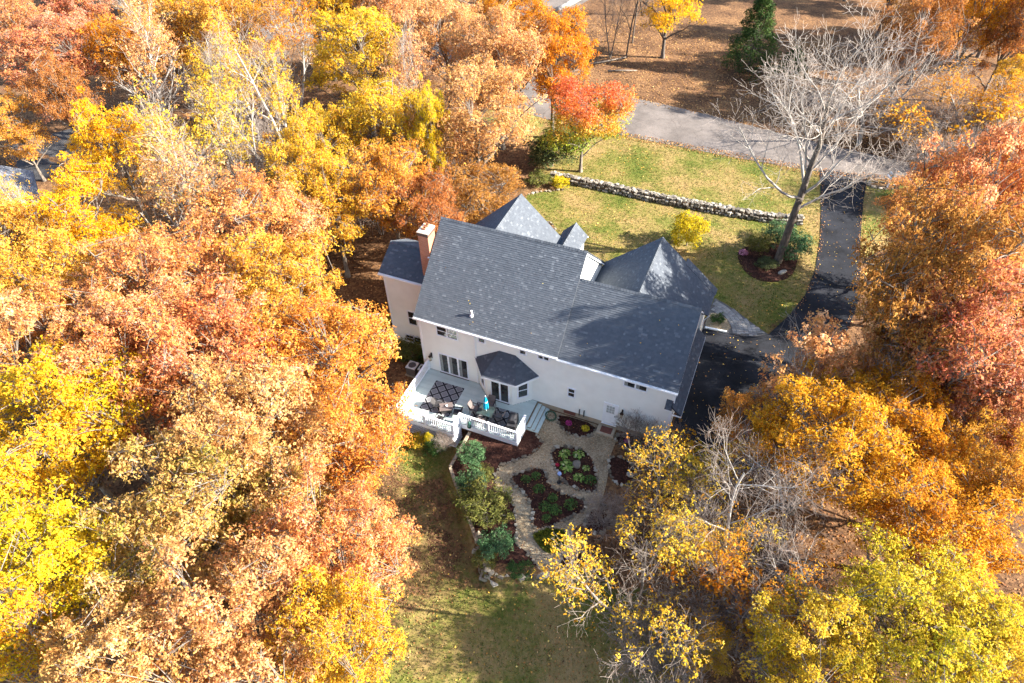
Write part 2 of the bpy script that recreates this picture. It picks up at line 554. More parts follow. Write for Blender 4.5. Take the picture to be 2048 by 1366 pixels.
Y, O, RU, PE, PK = (0.74, 0.42, 0.02), (0.66, 0.24, 0.02), (0.34, 0.09, 0.02), (0.62, 0.31, 0.11), (0.52, 0.17, 0.10)
BR, OL, YG, GR = (0.22, 0.085, 0.028), (0.3, 0.25, 0.045), (0.46, 0.42, 0.025), (0.11, 0.18, 0.025)
GO = (0.68, 0.32, 0.02)
LEAF = {
    'gold': leaf_mat('golden_leaves', [(0, (0.4, 0.16, 0.012)), (0.2, (0.62, 0.3, 0.018)), (0.4, (0.48, 0.36, 0.03)), (0.6, (0.74, 0.43, 0.025)), (0.8, (0.76, 0.5, 0.05)), (1, (0.84, 0.6, 0.14))]),
    'maple_gold': leaf_mat('bright_golden_maple_leaves', [(0, (0.58, 0.26, 0.008)), (0.4, (0.76, 0.41, 0.008)), (1, (0.85, 0.58, 0.03))]),
    'orange': leaf_mat('orange_leaves', [(0, (0.38, 0.12, 0.02)), (0.2, (0.6, 0.23, 0.03)), (0.4, (0.56, 0.3, 0.035)), (0.6, (0.7, 0.31, 0.05)), (0.8, (0.74, 0.43, 0.06)), (1, (0.8, 0.53, 0.2))]),
    'amber': leaf_mat('amber_leaves', [(0, (0.38, 0.12, 0.01)), (0.25, (0.6, 0.22, 0.012)), (0.45, (0.52, 0.26, 0.02)), (0.7, (0.7, 0.3, 0.014)), (1, (0.78, 0.46, 0.06))]),
    'peach': leaf_mat('peach_oak_leaves', [(0, (0.36, 0.13, 0.045)), (0.2, (0.58, 0.25, 0.08)), (0.4, (0.5, 0.3, 0.09)), (0.6, (0.68, 0.35, 0.15)), (0.8, (0.72, 0.41, 0.15)), (1, (0.8, 0.55, 0.32))]),
    'rust': leaf_mat('rust_oak_leaves', [(0, (0.36, 0.1, 0.03)), (0.2, (0.56, 0.2, 0.06)), (0.4, (0.66, 0.32, 0.07)), (0.6, (0.64, 0.26, 0.11)), (0.8, (0.72, 0.39, 0.17)), (1, (0.78, 0.5, 0.26))]),
    'red': leaf_mat('dull_red_leaves', [(0, (0.28, 0.07, 0.03)), (0.25, (0.48, 0.15, 0.075)), (0.5, (0.58, 0.29, 0.08)), (0.7, (0.6, 0.24, 0.14)), (1, (0.74, 0.45, 0.26))]),
    'brown': leaf_mat('bronze_leaves', [(0, (0.2, 0.065, 0.02)), (0.3, (0.36, 0.13, 0.03)), (0.5, (0.38, 0.18, 0.04)), (0.75, (0.5, 0.2, 0.055)), (1, (0.62, 0.33, 0.11))]),
    'olive': leaf_mat('olive_peach_oak_leaves', [(0, (0.16, 0.17, 0.03)), (0.25, (0.36, 0.28, 0.05)), (0.5, (0.58, 0.33, 0.1)), (0.7, (0.46, 0.34, 0.08)), (0.85, (0.68, 0.42, 0.17)), (1, (0.74, 0.55, 0.22))]),
    'yellowgreen': leaf_mat('yellow_green_leaves', [(0, (0.24, 0.25, 0.012)), (0.2, (0.5, 0.39, 0.012)), (0.5, (0.72, 0.46, 0.015)), (1, (0.82, 0.58, 0.06))]),
    'lime': leaf_mat('lime_gold_leaves', [(0, (0.2, 0.2, 0.015)), (0.25, (0.4, 0.33, 0.018)), (0.5, (0.6, 0.38, 0.03)), (0.75, (0.6, 0.46, 0.03)), (1, (0.8, 0.6, 0.16))]),
    'green': leaf_mat('green_leaves', [(0, (0.025, 0.05, 0.012)), (0.5, (0.05, 0.1, 0.022)), (1, (0.12, 0.19, 0.04))], 0.25),
    'bluegreen': leaf_mat('glossy_green_leaves', [(0, (0.02, 0.05, 0.02)), (0.5, (0.055, 0.12, 0.045)), (1, (0.17, 0.26, 0.11))], 0.2),
    'conifer': leaf_mat('conifer_needles', [(0, (0.018, 0.035, 0.008)), (0.5, (0.04, 0.075, 0.015)), (1, (0.09, 0.13, 0.025))], 0.15),
    'juniper': leaf_mat('juniper_needles', [(0, (0.03, 0.045, 0.015)), (0.6, (0.07, 0.085, 0.03)), (1, (0.15, 0.16, 0.05))], 0.15),
    'bushyellow': leaf_mat('yellow_bush_leaves', [(0, (0.3, 0.26, 0.015)), (0.5, (0.58, 0.46, 0.015)), (1, (0.7, 0.52, 0.02))]),
    'darkolive': leaf_mat('dark_olive_leaves', [(0, (0.05, 0.06, 0.012)), (0.5, (0.12, 0.125, 0.025)), (1, (0.27, 0.22, 0.06))], 0.25),
    'magenta': leaf_mat('magenta_flowers', [(0, (0.2, 0.02, 0.09)), (1, (0.5, 0.05, 0.26))], 0.2),
    'pink': leaf_mat('pink_flowers', [(0, (0.3, 0.08, 0.12)), (1, (0.62, 0.3, 0.36))], 0.2),
    'redflower': leaf_mat('red_flowers', [(0, (0.3, 0.01, 0.015)), (1, (0.6, 0.03, 0.04))], 0.2),
    'mumyellow': leaf_mat('yellow_flowers', [(0, (0.3, 0.2, 0.01)), (1, (0.6, 0.45, 0.03))], 0.2),
    'hosta': leaf_mat('variegated_leaves', [(0, (0.05, 0.13, 0.03)), (0.5, (0.15, 0.28, 0.05)), (0.8, (0.35, 0.42, 0.1)), (1, (0.6, 0.6, 0.3))], 0.3),
    'fallen': leaf_mat('fallen_leaves_mixed', [(0, (0.2, 0.09, 0.03)), (0.35, (0.45, 0.22, 0.05)), (0.7, (0.66, 0.42, 0.06)), (1, (0.72, 0.55, 0.16))], 0.1),
    'litter': leaf_mat('brown_litter_leaves', [(0, (0.08, 0.035, 0.015)), (0.4, (0.22, 0.1, 0.035)), (0.8, (0.42, 0.22, 0.075)), (1, (0.58, 0.36, 0.14))], 0.1),
}

def m_maple_two():
    """a maple turning: green below, orange above is the tree's own colouring"""
    m, nt, b = newmat('turning_maple_leaves')
    a1 = N(nt, 'Attribute', attribute_name='rnd')
    a2 = N(nt, 'Attribute', attribute_name='turn')
    ad = N(nt, 'Math', operation='MULTIPLY_ADD')
    ad.inputs[1].default_value = 0.34
    nt.links.new(a1.outputs['Fac'], ad.inputs[0])
    nt.links.new(a2.outputs['Fac'], ad.inputs[2])
    rp = ramp(nt, [(0.1, (0.16, 0.24, 0.02)), (0.38, (0.36, 0.38, 0.02)), (0.55, (0.6, 0.33, 0.02)), (0.78, (0.66, 0.19, 0.025)), (1, (0.56, 0.1, 0.03))])
    nt.links.new(ad.outputs[0], rp.inputs[0])
    nt.links.new(rp.outputs[0], b.inputs['Base Color'])
    b.inputs['Roughness'].default_value = 0.55
    tr = N(nt, 'BsdfTranslucent')
    nt.links.new(rp.outputs[0], tr.inputs['Color'])
    ms = N(nt, 'MixShader')
    ms.inputs[0].default_value = 0.35
    nt.links.new(b.outputs[0], ms.inputs[1])
    nt.links.new(tr.outputs[0], ms.inputs[2])
    nt.links.new(ms.outputs[0], nt.nodes['Material Output'].inputs['Surface'])
    return m
LEAF['turning'] = m_maple_two()

# ------------------------------------------------------------------ object helpers
def tag(o, label=None, cat=None, group=None, kind=None):
    if label: o['label'] = label
    if cat: o['category'] = cat
    if group: o['group'] = group
    if kind: o['kind'] = kind
    return o

def empty(name, loc=(0, 0, 0), rz=0.0, label=None, cat=None, group=None):
    o = bpy.data.objects.new(name, None)
    o.empty_display_size = 0.3
    COL.objects.link(o)
    o.location = loc
    o.rotation_euler = (0, 0, rz)
    return tag(o, label, cat, group)

def link(name, me, parent=None, loc=(0, 0, 0)):
    o = bpy.data.objects.new(name, me)
    COL.objects.link(o)
    o.location = loc
    if parent is not None:
        o.parent = parent
    return o

def copy_tree(o, parent=None):
    c = o.copy()
    COL.objects.link(c)
    c.parent = parent
    for ch in list(o.children):
        copy_tree(ch, c)
    return c

def root_loc(p):
    while p is not None and p.parent is not None:
        p = p.parent
    return Vector(p.location) if p is not None else Vector((0, 0, 0))

class MB:
    """collects faces for ONE mesh"""
    def __init__(self):
        self.v, self.f, self.a = [], [], []
    def add(self, vs, fs, a=None):
        b = len(self.v)
        self.v += [tuple(p) for p in vs]
        self.f += [tuple(i + b for i in f) for f in fs]
        self.a += [RNG.random() if a is None else a] * len(fs)
        return self
    def box(self, x0, x1, y0, y1, z0, z1):
        vs = [(x0, y0, z0), (x1, y0, z0), (x1, y1, z0), (x0, y1, z0), (x0, y0, z1), (x1, y0, z1), (x1, y1, z1), (x0, y1, z1)]
        return self.add(vs, [(3, 2, 1, 0), (4, 5, 6, 7), (0, 1, 5, 4), (1, 2, 6, 5), (2, 3, 7, 6), (3, 0, 4, 7)])
    def bar(self, a, b, w, h, up=(0, 0, 1)):
        """rectangular bar from a to b; w across, h along 'up'"""
        a, b = Vector(a), Vector(b)
        d = (b - a).normalized()
        s = d.cross(Vector(up))
        if s.length < 1e-4: s = d.cross(Vector((1, 0, 0)))
        s.normalize()
        u = s.cross(d)
        vs = []
        for p in (a, b):
            for i, j in ((-1, -1), (1, -1), (1, 1), (-1, 1)):
                vs.append(p + s * (w / 2 * i) + u * (h / 2 * j))
        return self.add(vs, [(3, 2, 1, 0), (4, 5, 6, 7), (0, 1, 5, 4), (1, 2, 6, 5), (2, 3, 7, 6), (3, 0, 4, 7)])
    def prism(self, poly, z0, z1):
        n = len(poly)
        vs = [(p[0], p[1], z0) for p in poly] + [(p[0], p[1], z1) for p in poly]
        fs = [tuple(range(n - 1, -1, -1)), tuple(range(n, 2 * n))] + [(i, (i + 1) % n, n + (i + 1) % n, n + i) for i in range(n)]
        return self.add(vs, fs)
    def extr(self, poly3, d):
        """extrude a planar 3-D polygon by vector d"""
        n = len(poly3)
        d = Vector(d)
        vs = [Vector(p) for p in poly3] + [Vector(p) + d for p in poly3]
        fs = [tuple(range(n)), tuple(range(2 * n - 1, n - 1, -1))] + [((i + 1) % n, i, n + i, n + (i + 1) % n) for i in range(n)]
        return self.add(vs, fs)
    def tube(self, pts, rad, n=6, cap=True):
        pts = [Vector(p) for p in pts]
        if not hasattr(rad, '__len__'): rad = [rad] * len(pts)
        rings = []
        for i, p in enumerate(pts):
            d = (pts[min(i + 1, len(pts) - 1)] - pts[max(i - 1, 0)]).normalized()
            s = d.cross(Vector((0.13, 0.21, 1.0)))
            if s.length < 1e-3: s = d.cross(Vector((1, 0, 0)))
            s.normalize()
            u = s.cross(d)
            rings.append([p + s * (rad[i] * math.cos(t)) + u * (rad[i] * math.sin(t)) for t in [2 * math.pi * k / n for k in range(n)]])
        vs = [q for r_ in rings for q in r_]
        fs = []
        for i in range(len(pts) - 1):
            for k in range(n):
                fs.append((i * n + k, i * n + (k + 1) % n, (i + 1) * n + (k + 1) % n, (i + 1) * n + k))
        if cap:
            fs.append(tuple(range(n - 1, -1, -1)))
            fs.append(tuple(range((len(pts) - 1) * n, len(pts) * n)))
        return self.add(vs, fs)
    def lathe(self, c, prof, n=16):
        """prof: list of (radius, z) turned about the vertical through c"""
        vs = []
        for r_, z in prof:
            for k in range(n):
                t = 2 * math.pi * k / n
                vs.append((c[0] + r_ * math.cos(t), c[1] + r_ * math.sin(t), c[2] + z))
        fs = []
        for i in range(len(prof) - 1):
            for k in range(n):
                fs.append((i * n + k, i * n + (k + 1) % n, (i + 1) * n + (k + 1) % n, (i + 1) * n + k))
        fs.append(tuple(range(n - 1, -1, -1)))
        fs.append(tuple(range((len(prof) - 1) * n, len(prof) * n)))
        return self.add(vs, fs)
    def mesh(self, name, mat, smooth=False):
        me = bpy.data.meshes.new(name)
        me.from_pydata(self.v, [], self.f)
        at = me.attributes.new('rnd', 'FLOAT', 'FACE')
        at.data.foreach_set('value', np.array(self.a, dtype=np.float32))
        if mat is not None: me.materials.append(mat)
        if smooth: me.shade_smooth()
        me.update()
        return me
    def build(self, name, mat, parent=None, smooth=False, bevel=0.0, kind=None):
        off = root_loc(parent)
        if off.length > 0:
            self.v = [(p[0] - off.x, p[1] - off.y, p[2] - off.z) for p in self.v]
        o = link(name, self.mesh(name, mat, smooth), parent)
        if bevel > 0:
            md = o.modifiers.new('bevel', 'BEVEL')
            md.width = bevel
            md.segments = 2
            md.limit_method = 'ANGLE'
        if kind: o['kind'] = kind
        return o

def clip_poly(poly, test):
    """Sutherland-Hodgman: keep the side where test(p) >= 0 (test linear in p)"""
    out = []
    n = len(poly)
    for i in range(n):
        a, b = poly[i], poly[(i + 1) % n]
        fa, fb = test(a), test(b)
        if fa >= 0: out.append(a)
        if (fa >= 0) != (fb >= 0):
            t = fa / (fa - fb)
            out.append(tuple(a[k] + (b[k] - a[k]) * t for k in range(len(a))))
    return out

def clip_rect(poly, x0, x1, y0, y1):
    for t in (lambda p: p[0] - x0, lambda p: x1 - p[0], lambda p: p[1] - y0, lambda p: y1 - p[1]):
        poly = clip_poly(poly, t)
        if len(poly) < 3: return []
    return poly

def smooth_poly(poly, it=2, closed=True):
    for _ in range(it):
        q = []
        n = len(poly)
        rng = range(n) if closed else range(n - 1)
        if not closed: q.append(poly[0])
        for i in rng:
            a, b = poly[i], poly[(i + 1) % n]
            q.append((a[0] * .75 + b[0] * .25, a[1] * .75 + b[1] * .25))
            q.append((a[0] * .25 + b[0] * .75, a[1] * .25 + b[1] * .75))
        if not closed: q.append(poly[-1])
        poly = q
    return poly

def poly_sd(P, px, py):
    """signed distance (inside positive) of points to a closed polygon, numpy"""
    P = np.asarray(P, float)
    d2 = np.full(px.shape, 1e18)
    ins = np.zeros(px.shape, bool)
    n = len(P)
    for i in range(n):
        ax, ay = P[i]
        bx, by = P[(i + 1) % n]
        ex, ey = bx - ax, by - ay
        t = np.clip(((px - ax) * ex + (py - ay) * ey) / max(1e-12, ex * ex + ey * ey), 0, 1)
        dx, dy = px - ax - t * ex, py - ay - t * ey
        d2 = np.minimum(d2, dx * dx + dy * dy)
        c = ((ay > py) != (by > py)) & (px < (bx - ax) * (py - ay) / (by - ay + 1e-15) + ax)
        ins ^= c
    d = np.sqrt(d2)
    return np.where(ins, d, -d)

# ------------------------------------------------------------------ terrain
LOW = [(-70, 16), (-6, 11), (-0.1, 7.5), (0.25, 6.0), (0.25, -0.3), (5.5, -0.4), (5.52, -7.25), (6.25, -8.05), (7.4, -9.2), (8.6, -10.55), (9.5, -11.55),
       (10.2, -12.5), (10.8, -13.15), (11.8, -13.3), (13.2, -12.7), (14.4, -12.1), (20, -13.5), (42, -24), (42, -70), (-70, -70)]
def terrain(px, py):
    px, py = np.asarray(px, float), np.asarray(py, float)
    sd = poly_sd(LOW, px, py)
    bx = np.maximum(np.maximum(0.0 - px, px - 12.0), 0)
    by = np.maximum(np.maximum(-13.3 - py, py - 6.0), 0)
    far = np.sqrt(bx * bx + by * by)
    w = 0.12 + np.clip(far, 0, 6) * 1.1
    t = np.clip(sd / w, 0, 1)
    z = -0.95 * t * t * (3 - 2 * t)
    # woodland floor rolls a little away from the house
    d = np.sqrt((px - 10) ** 2 + (py - 8) ** 2)
    k = np.clip((d - 45) / 40, 0, 1)
    z = z + k * (0.5 * np.sin(px * 0.07 + 1) * np.cos(py * 0.06)) 
    return z
def tz(x, y):
    return float(terrain(np.array([x]), np.array([y]))[0])

FRONT_LAWN = [(-3.5, 8), (0.5, 9), (9, 9), (18, 8.5), (18.8, 15.5), (21, 14.5), (23.2, 13.6), (25.9, 18), (26.6, 25), (26.3, 34), (25.2, 40.5), (14, 40.5), (4, 40.8), (-5, 41), (-4, 33), (-1.2, 27.5), (-2.5, 20), (-4.5, 14)]
RIGHT_LAWN = [(29.3, 26), (29.2, 40.5), (33, 40.6), (38, 40.8), (38, 36), (33, 31)]
REAR_LAWN = [(0.2, -4.9), (5.5, -5.3), (5.5, -7.2), (9.4, -11.5), (10.5, -13.2), (13, -12.7), (14.5, -11.9), (17, -11), (20, -11.5), (22.5, -13), (24, -17), (25, -30), (4, -30), (3, -20), (1.2, -12), (0, -7)]
NEIGH_LAWN = [(-14, 44), (-5, 42), (-4.5, 35), (-12, 38)]

def ground_mesh():
    def axis(a, f0, f1, b, fine):
        mid = np.arange(f0, f1 + 1e-6, fine)
        lo = f0 - np.cumsum(np.geomspace(fine, 14, 26))
        lo = lo[lo > a][::-1]
        hi = f1 + np.cumsum(np.geomspace(fine, 14, 26))
        hi = hi[hi < b]
        return np.concatenate([[a], lo, mid, hi, [b]])
    xs = axis(-420, -6, 32, 420, 0.25)
    ys = axis(-260, -22, 43, 520, 0.25)
    X, Y_ = np.meshgrid(xs, ys)
    Z = terrain(X, Y_)
    lawn = np.full(X.shape, -2.0)
    for p in (FRONT_LAWN, RIGHT_LAWN, REAR_LAWN, NEIGH_LAWN):
        s = poly_sd(p, X, Y_)
        soft = 0.6 if p in (FRONT_LAWN, RIGHT_LAWN) else 0.35
        lawn = np.maximum(lawn, np.clip(s * soft, -2, 2))
    darkened = np.clip(poly_sd([(-1, -6.5), (5.4, -7.4), (9, -11.4), (10.4, -13.8), (9, -17), (10, -24), (2, -24), (1, -14)], X, Y_) * .6, 0, 1.1)  # brown litter strip; its lower part stands in for shade on the lawn
    lawn = np.clip(lawn, -2, 1) - darkened
    # small unevenness on grass and litter (kept flat where sheets lie)
    nx, ny = len(xs), len(ys)
    co = np.stack([X, Y_, Z], -1).reshape(-1, 3).astype(np.float32)
    idx = np.arange(nx * ny).reshape(ny, nx)
    q = np.stack([idx[:-1, :-1], idx[:-1, 1:], idx[1:, 1:], idx[1:, :-1]], -1).reshape(-1, 4)
    me = np_mesh('ground', co, q)
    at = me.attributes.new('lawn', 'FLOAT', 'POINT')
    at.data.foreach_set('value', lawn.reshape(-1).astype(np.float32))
    me.materials.append(M['ground'])
    me.shade_smooth()
    return me

def np_mesh(name, co, quads):
    me = bpy.data.meshes.new(name)
    k = quads.shape[1]
    me.vertices.add(len(co))
    me.vertices.foreach_set('co', np.ascontiguousarray(co, dtype=np.float32).ravel())
    me.loops.add(quads.size)
    me.loops.foreach_set('vertex_index', np.ascontiguousarray(quads, dtype=np.int32).ravel())
    me.polygons.add(len(quads))
    me.polygons.foreach_set('loop_start', (np.arange(len(quads)) * k).astype(np.int32))
    me.polygons.foreach_set('loop_total', np.full(len(quads), k, np.int32))
    me.update(calc_edges=True)
    return me

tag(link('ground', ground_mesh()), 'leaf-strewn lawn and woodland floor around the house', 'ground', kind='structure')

def patch(name, poly, off, mat, cell=0.5, mound=0.0, label=None, cat=None, parent=None, thick=0.0, kind='structure'):
    """a sheet draped over the terrain, cut to a polygon"""
    xs = [p[0] for p in poly]; ys = [p[1] for p in poly]
    vs, fs, key = [], [], {}
    P = np.array(poly)
    def vid(p):
        k = (round(p[0], 3), round(p[1], 3))
        if k not in key:
            key[k] = len(vs)
            vs.append(k)
        return key[k]
    i0, i1 = int(math.floor(min(xs) / cell)), int(math.ceil(max(xs) / cell))
    j0, j1 = int(math.floor(min(ys) / cell)), int(math.ceil(max(ys) / cell))
    for i in range(i0, i1):
        strip = clip_rect(poly, i * cell, (i + 1) * cell, -1e4, 1e4)
        if len(strip) < 3: continue
        for j in range(j0, j1):
            c = clip_rect(strip, i * cell, (i + 1) * cell, j * cell, (j + 1) * cell)
            if len(c) < 3: continue
            ids = []
            for p in c:
                k = vid(p)
                if k not in ids: ids.append(k)
            if len(ids) >= 3: fs.append(tuple(ids))
    A = np.array(vs)
    z = np.maximum(terrain(A[:, 0], A[:, 1]), -0.95) + off
    if mound > 0:
        sd = np.clip(poly_sd(P, A[:, 0], A[:, 1]), 0, None)
        rough = 0.5 + 0.5 * np.sin(A[:, 0] * 5.1 + np.sin(A[:, 1] * 4.3)) * np.sin(A[:, 1] * 4.7 + 1)
        z = z + mound * np.minimum(1, sd / 0.45) * (0.65 + 0.35 * rough)
    me = bpy.data.meshes.new(name)
    me.from_pydata([(a[0], a[1], b) for a, b in zip(A, z)], [], fs)
    # faces all look up
    me.update()
    nz = np.array([p.normal.z for p in me.polygons])
    if (nz < 0).sum() > (nz > 0).sum(): me.flip_normals()
    me.materials.append(mat)
    me.shade_smooth()
    o = link(name, me, parent)
    tag(o, label, cat, kind=kind)
    return o

# road, drives
ROAD_N = [(-120, 22), (-90, 30), (-74, 36), (-60, 43), (-46, 50.5), (-33, 52.5), (-22, 47.5), (-12, 42.5), (-5.2, 40.3), (5.9, 40.1), (15.4, 39.8), (25, 40.0), (29.7, 41.0), (35, 41.1), (43, 41.3), (70, 43), (120, 47)]
ROAD_F = [(-120, 29), (-88, 38), (-72, 44), (-58, 51), (-44, 58.5), (-32, 60), (-20, 55), (-11, 50), (3.3, 49.6), (12, 48.4), (20.2, 46.9), (27.7, 45.9), (35.1, 45.2), (44, 45.6), (70, 48), (120, 53)]
road_poly = smooth_poly(ROAD_N, 2, False) + smooth_poly(ROAD_F, 2, False)[::-1]
patch('road', road_poly, 0.03, M['road'], 2.0, label='weathered grey asphalt road with cracks passing the front lawn', cat='road')
DRIVE = [(25.0, 40.4), (25.3, 38), (25.8, 33), (26.15, 28), (26.15, 23.3), (25.7, 19.6), (24.8, 16.6), (23.55, 13.65), (22.5, 12.9), (21.6, 12.65), (20.7, 12.6), (19.65, 12.5), (18.55, 12.3),
         (18.62, 0.2), (18.9, -1.2), (21.2, -1.3), (22.0, -0.4), (24.6, 0.2), (25.6, 2), (26.0, 7), (27.5, 12), (29.3, 16.5), (29.95, 21), (29.8, 25), (29.55, 30.2), (29.5, 36.3), (29.7, 40.9), (28, 41.0), (26, 40.7)]
patch('driveway', DRIVE, 0.045, M['drive'], 1.0, label='dark sealed asphalt driveway curving from the road to the garage', cat='driveway')
patch('court', [(-60.5, 12.8), (-56.5, 19), (-48.5, 14), (-53, 9)], 0.03, M['court'], 2.0, label='dark asphalt court below the basketball hoop', cat='court')
patch('side_drive', [(-22, 66), (-14.5, 72.6), (-13, 79), (-8, 95), (-14, 97), (-19.5, 79), (-26, 70)], 0.03, M['road'], 3.0, label='pale driveway beyond the road beside a felled log', cat='driveway')

# ------------------------------------------------------------------ the house
HS = empty('house', (0, 0, 0), 0, 'large cream two storey house with grey shingle roofs and brick chimney', 'house')
L1, L2 = 10.4, 18.39
YR, HE, HR = 5.0, 5.93, 10.78
YG_, HE2, HG = 3.74, 5.83, 9.48
S1 = (HR - HE) / (YR + 0.3)
S2 = (HG - HE2) / (YG_ + 0.3)

def shingles(poly3, eave_dir, name='shingles', parent=None, expo=0.145):
    """courses of separate tabs over a roof plane; poly3 convex, first edge direction = eave_dir"""
    P = [Vector(p) for p in poly3]
    u = Vector(eave_dir).normalized()
    nrm = Vector((0, 0, 0))
    for i in range(len(P)):
        nrm += P[i].cross(P[(i + 1) % len(P)])
    nrm.normalize()
    if nrm.z < 0: nrm = -nrm
    v = nrm.cross(u)
    if v.z < 0: v = -v
    o = P[0]
    Q = [((p - o).dot(u), (p - o).dot(v)) for p in P]
    u0, u1 = min(q[0] for q in Q), max(q[0] for q in Q)
    v0, v1 = min(q[1] for q in Q), max(q[1] for q in Q)
    mb = MB()
    rows = int(math.ceil((v1 - v0) / expo))
    for r_ in range(rows):
        va, vb = v0 + r_ * expo, v0 + (r_ + 1) * expo
        x = u0 - RNG.random() * 0.3
        while x < u1:
            w = RNG.choice((0.13, 0.16, 0.2, 0.24, 0.28))
            c = clip_rect(Q, x + 0.002, x + w, va, vb)
            x += w
            if len(c) < 3: continue
            lip = 0.016 + RNG.random() * 0.012
            top, low = [], []
            for a, b in c:
                h = 0.004 + lip * (1 - (b - va) / expo)
                top.append(o + u * a + v * b + nrm * h)
                low.append(o + u * a + v * b - nrm * 0.01)
            n = len(c)
            t = RNG.random()
            t = t * 0.9 if RNG.random() < 0.9 else 0.9 + 0.1 * RNG.random()
            fs = [tuple(range(n))]
            fs += [(i, n + i, n + (i + 1) % n, (i + 1) % n) for i in range(n)]
            mb.add(top + low, fs, t)
    ob = mb.build(name, M['shingle'], parent, kind='stuff')
    return ob

def slab(poly3, parent, th=0.10, name='roof'):
    P = [Vector(p) for p in poly3]
    n = (P[1] - P[0]).cross(P[2] - P[0]).normalized()
    if n.z < 0: n = -n
    mb = MB()
    mb.extr([p - n * 0.004 for p in P], -n * th)
    return mb.build(name, M['roofdeck'], parent)

def roof_plane(poly3, eave_dir, parent=HS):
    r_ = slab(poly3, parent)
    shingles(poly3, eave_dir, parent=r_)
    return r_

def ridge_cap(a, b, na, nb, parent=HS, w=0.17):
    """overlapping cap pieces along a ridge; na, nb: the downhill directions of the two slopes"""
    a, b = Vector(a), Vector(b)
    d = b - a
    n = int(d.length / 0.2)
    na, nb = Vector(na).normalized(), Vector(nb).normalized()
    mb = MB()
    for i in range(n):
        p, q = a + d * (i / n), a + d * ((i + 1.05) / n)
        l0, l1 = 0.055 + RNG.random() * .006, 0.04
        up = Vector((0, 0, 1))
        vs = [p + up * l0 + na * w, p + up * (l0 + 0.012), p + up * l0 + nb * w, q + up * l1 + na * w, q + up * (l1 + 0.012), q + up * l1 + nb * w]
        vs += [v_ - up * 0.05 for v_ in vs]
        fs = [(0, 1, 4, 3), (1, 2, 5, 4), (0, 6, 7, 1), (1, 7, 8, 2), (3, 4, 10, 9), (4, 5, 11, 10), (0, 3, 9, 6), (2, 8, 11, 5)]
        mb.add(vs, fs)
    return mb.build('ridge_cap', M['ridge'], parent, kind='stuff')

XA, XB = -0.15, L1 + 0.15
rear = [(XA, -0.3, HE), (XB, -0.3, HE), (XB, YR, HR), (XA, YR, HR)]
front = [(XB, 2 * YR + 0.3, HE), (XA, 2 * YR + 0.3, HE), (XA, YR, HR), (XB, YR, HR)]
RM = roof_plane(rear, (1, 0, 0))
RF = roof_plane(front, (1, 0, 0))
ridge_cap((XA, YR, HR), (XB, YR, HR), (0, -1, -S1), (0, 1, -S1))
GX = L2 + 0.15
g_rear = [(L1 + 0.02, -0.3, HE2), (GX, -0.3, HE2), (GX, YG_, HG), (L1 + 0.02, YG_, HG)]
g_front = [(GX, 2 * YG_ + 0.3, HE2), (L1 + 0.02, 2 * YG_ + 0.3, HE2), (L1 + 0.02, YG_, HG), (GX, YG_, HG)]
RG = roof_plane(g_rear, (1, 0, 0))
roof_plane(g_front, (1, 0, 0))
ridge_cap((L1 + 0.3, YG_, HG), (GX, YG_, HG), (0, -1, -S2), (0, 1, -S2))

def gable_block(x0, x1, y0, y1, zb, ztop, yr, zr, name='wall', mat=None, parent=HS):
    mb = MB()
    mb.extr([(x0, y0, zb), (x0, y1, zb), (x0, y1, ztop), (x0, yr, zr), (x0, y0, ztop)], (x1 - x0, 0, 0))
    return mb.build(name, mat or M['siding'], parent)
zt1 = HE + 0.3 * S1 - 0.16
W1 = gable_block(0, L1, 0, 2 * YR, 0.5, zt1, YR, HR - 0.17)
zt2 = HE2 + 0.3 * S2 - 0.16
W2 = gable_block(L1 + 0.003, L2, 0, 2 * YG_, 0.5, zt2, YG_, HG - 0.17)
# foundations
MB().box(0.03, L1, 0.03, 2 * YR - 0.03, -1.3, 0.5).build('foundation', M['concrete'], HS)
MB().box(L1 + 0.003, L2 - 0.03, 0.03, 2 * YG_ - 0.03, -0.4, 0.5).build('foundation', M['concrete'], HS)

# left wing
WX0, WY0, WY1, WYR, WE, WR = -4.35, 2.8, 6.6, 4.7, 6.44, 7.75
SW = (WR - WE) / (WYR - WY0 + 0.3)
w_rear = [(WX0 - 0.15, WY0 - 0.3, WE), (-0.02, WY0 - 0.3, WE), (-0.02, WYR, WR), (WX0 - 0.15, WYR, WR)]
w_front = [(-0.02, WY1 + 0.3, WE), (WX0 - 0.15, WY1 + 0.3, WE), (WX0 - 0.15, WYR, WR), (-0.02, WYR, WR)]
roof_plane(w_rear, (1, 0, 0)); roof_plane(w_front, (1, 0, 0))
ridge_cap((WX0 - 0.15, WYR, WR), (-0.02, WYR, WR), (0, -1, -SW), (0, 1, -SW))
gable_block(WX0, -0.003, WY0, WY1, -0.62, WE + 0.3 * SW - 0.16, WYR, WR - 0.17)
MB().box(WX0 + 0.03, -0.003, WY0 + 0.03, WY1 - 0.03, -1.5, -0.62).build('foundation', M['concrete'], HS)

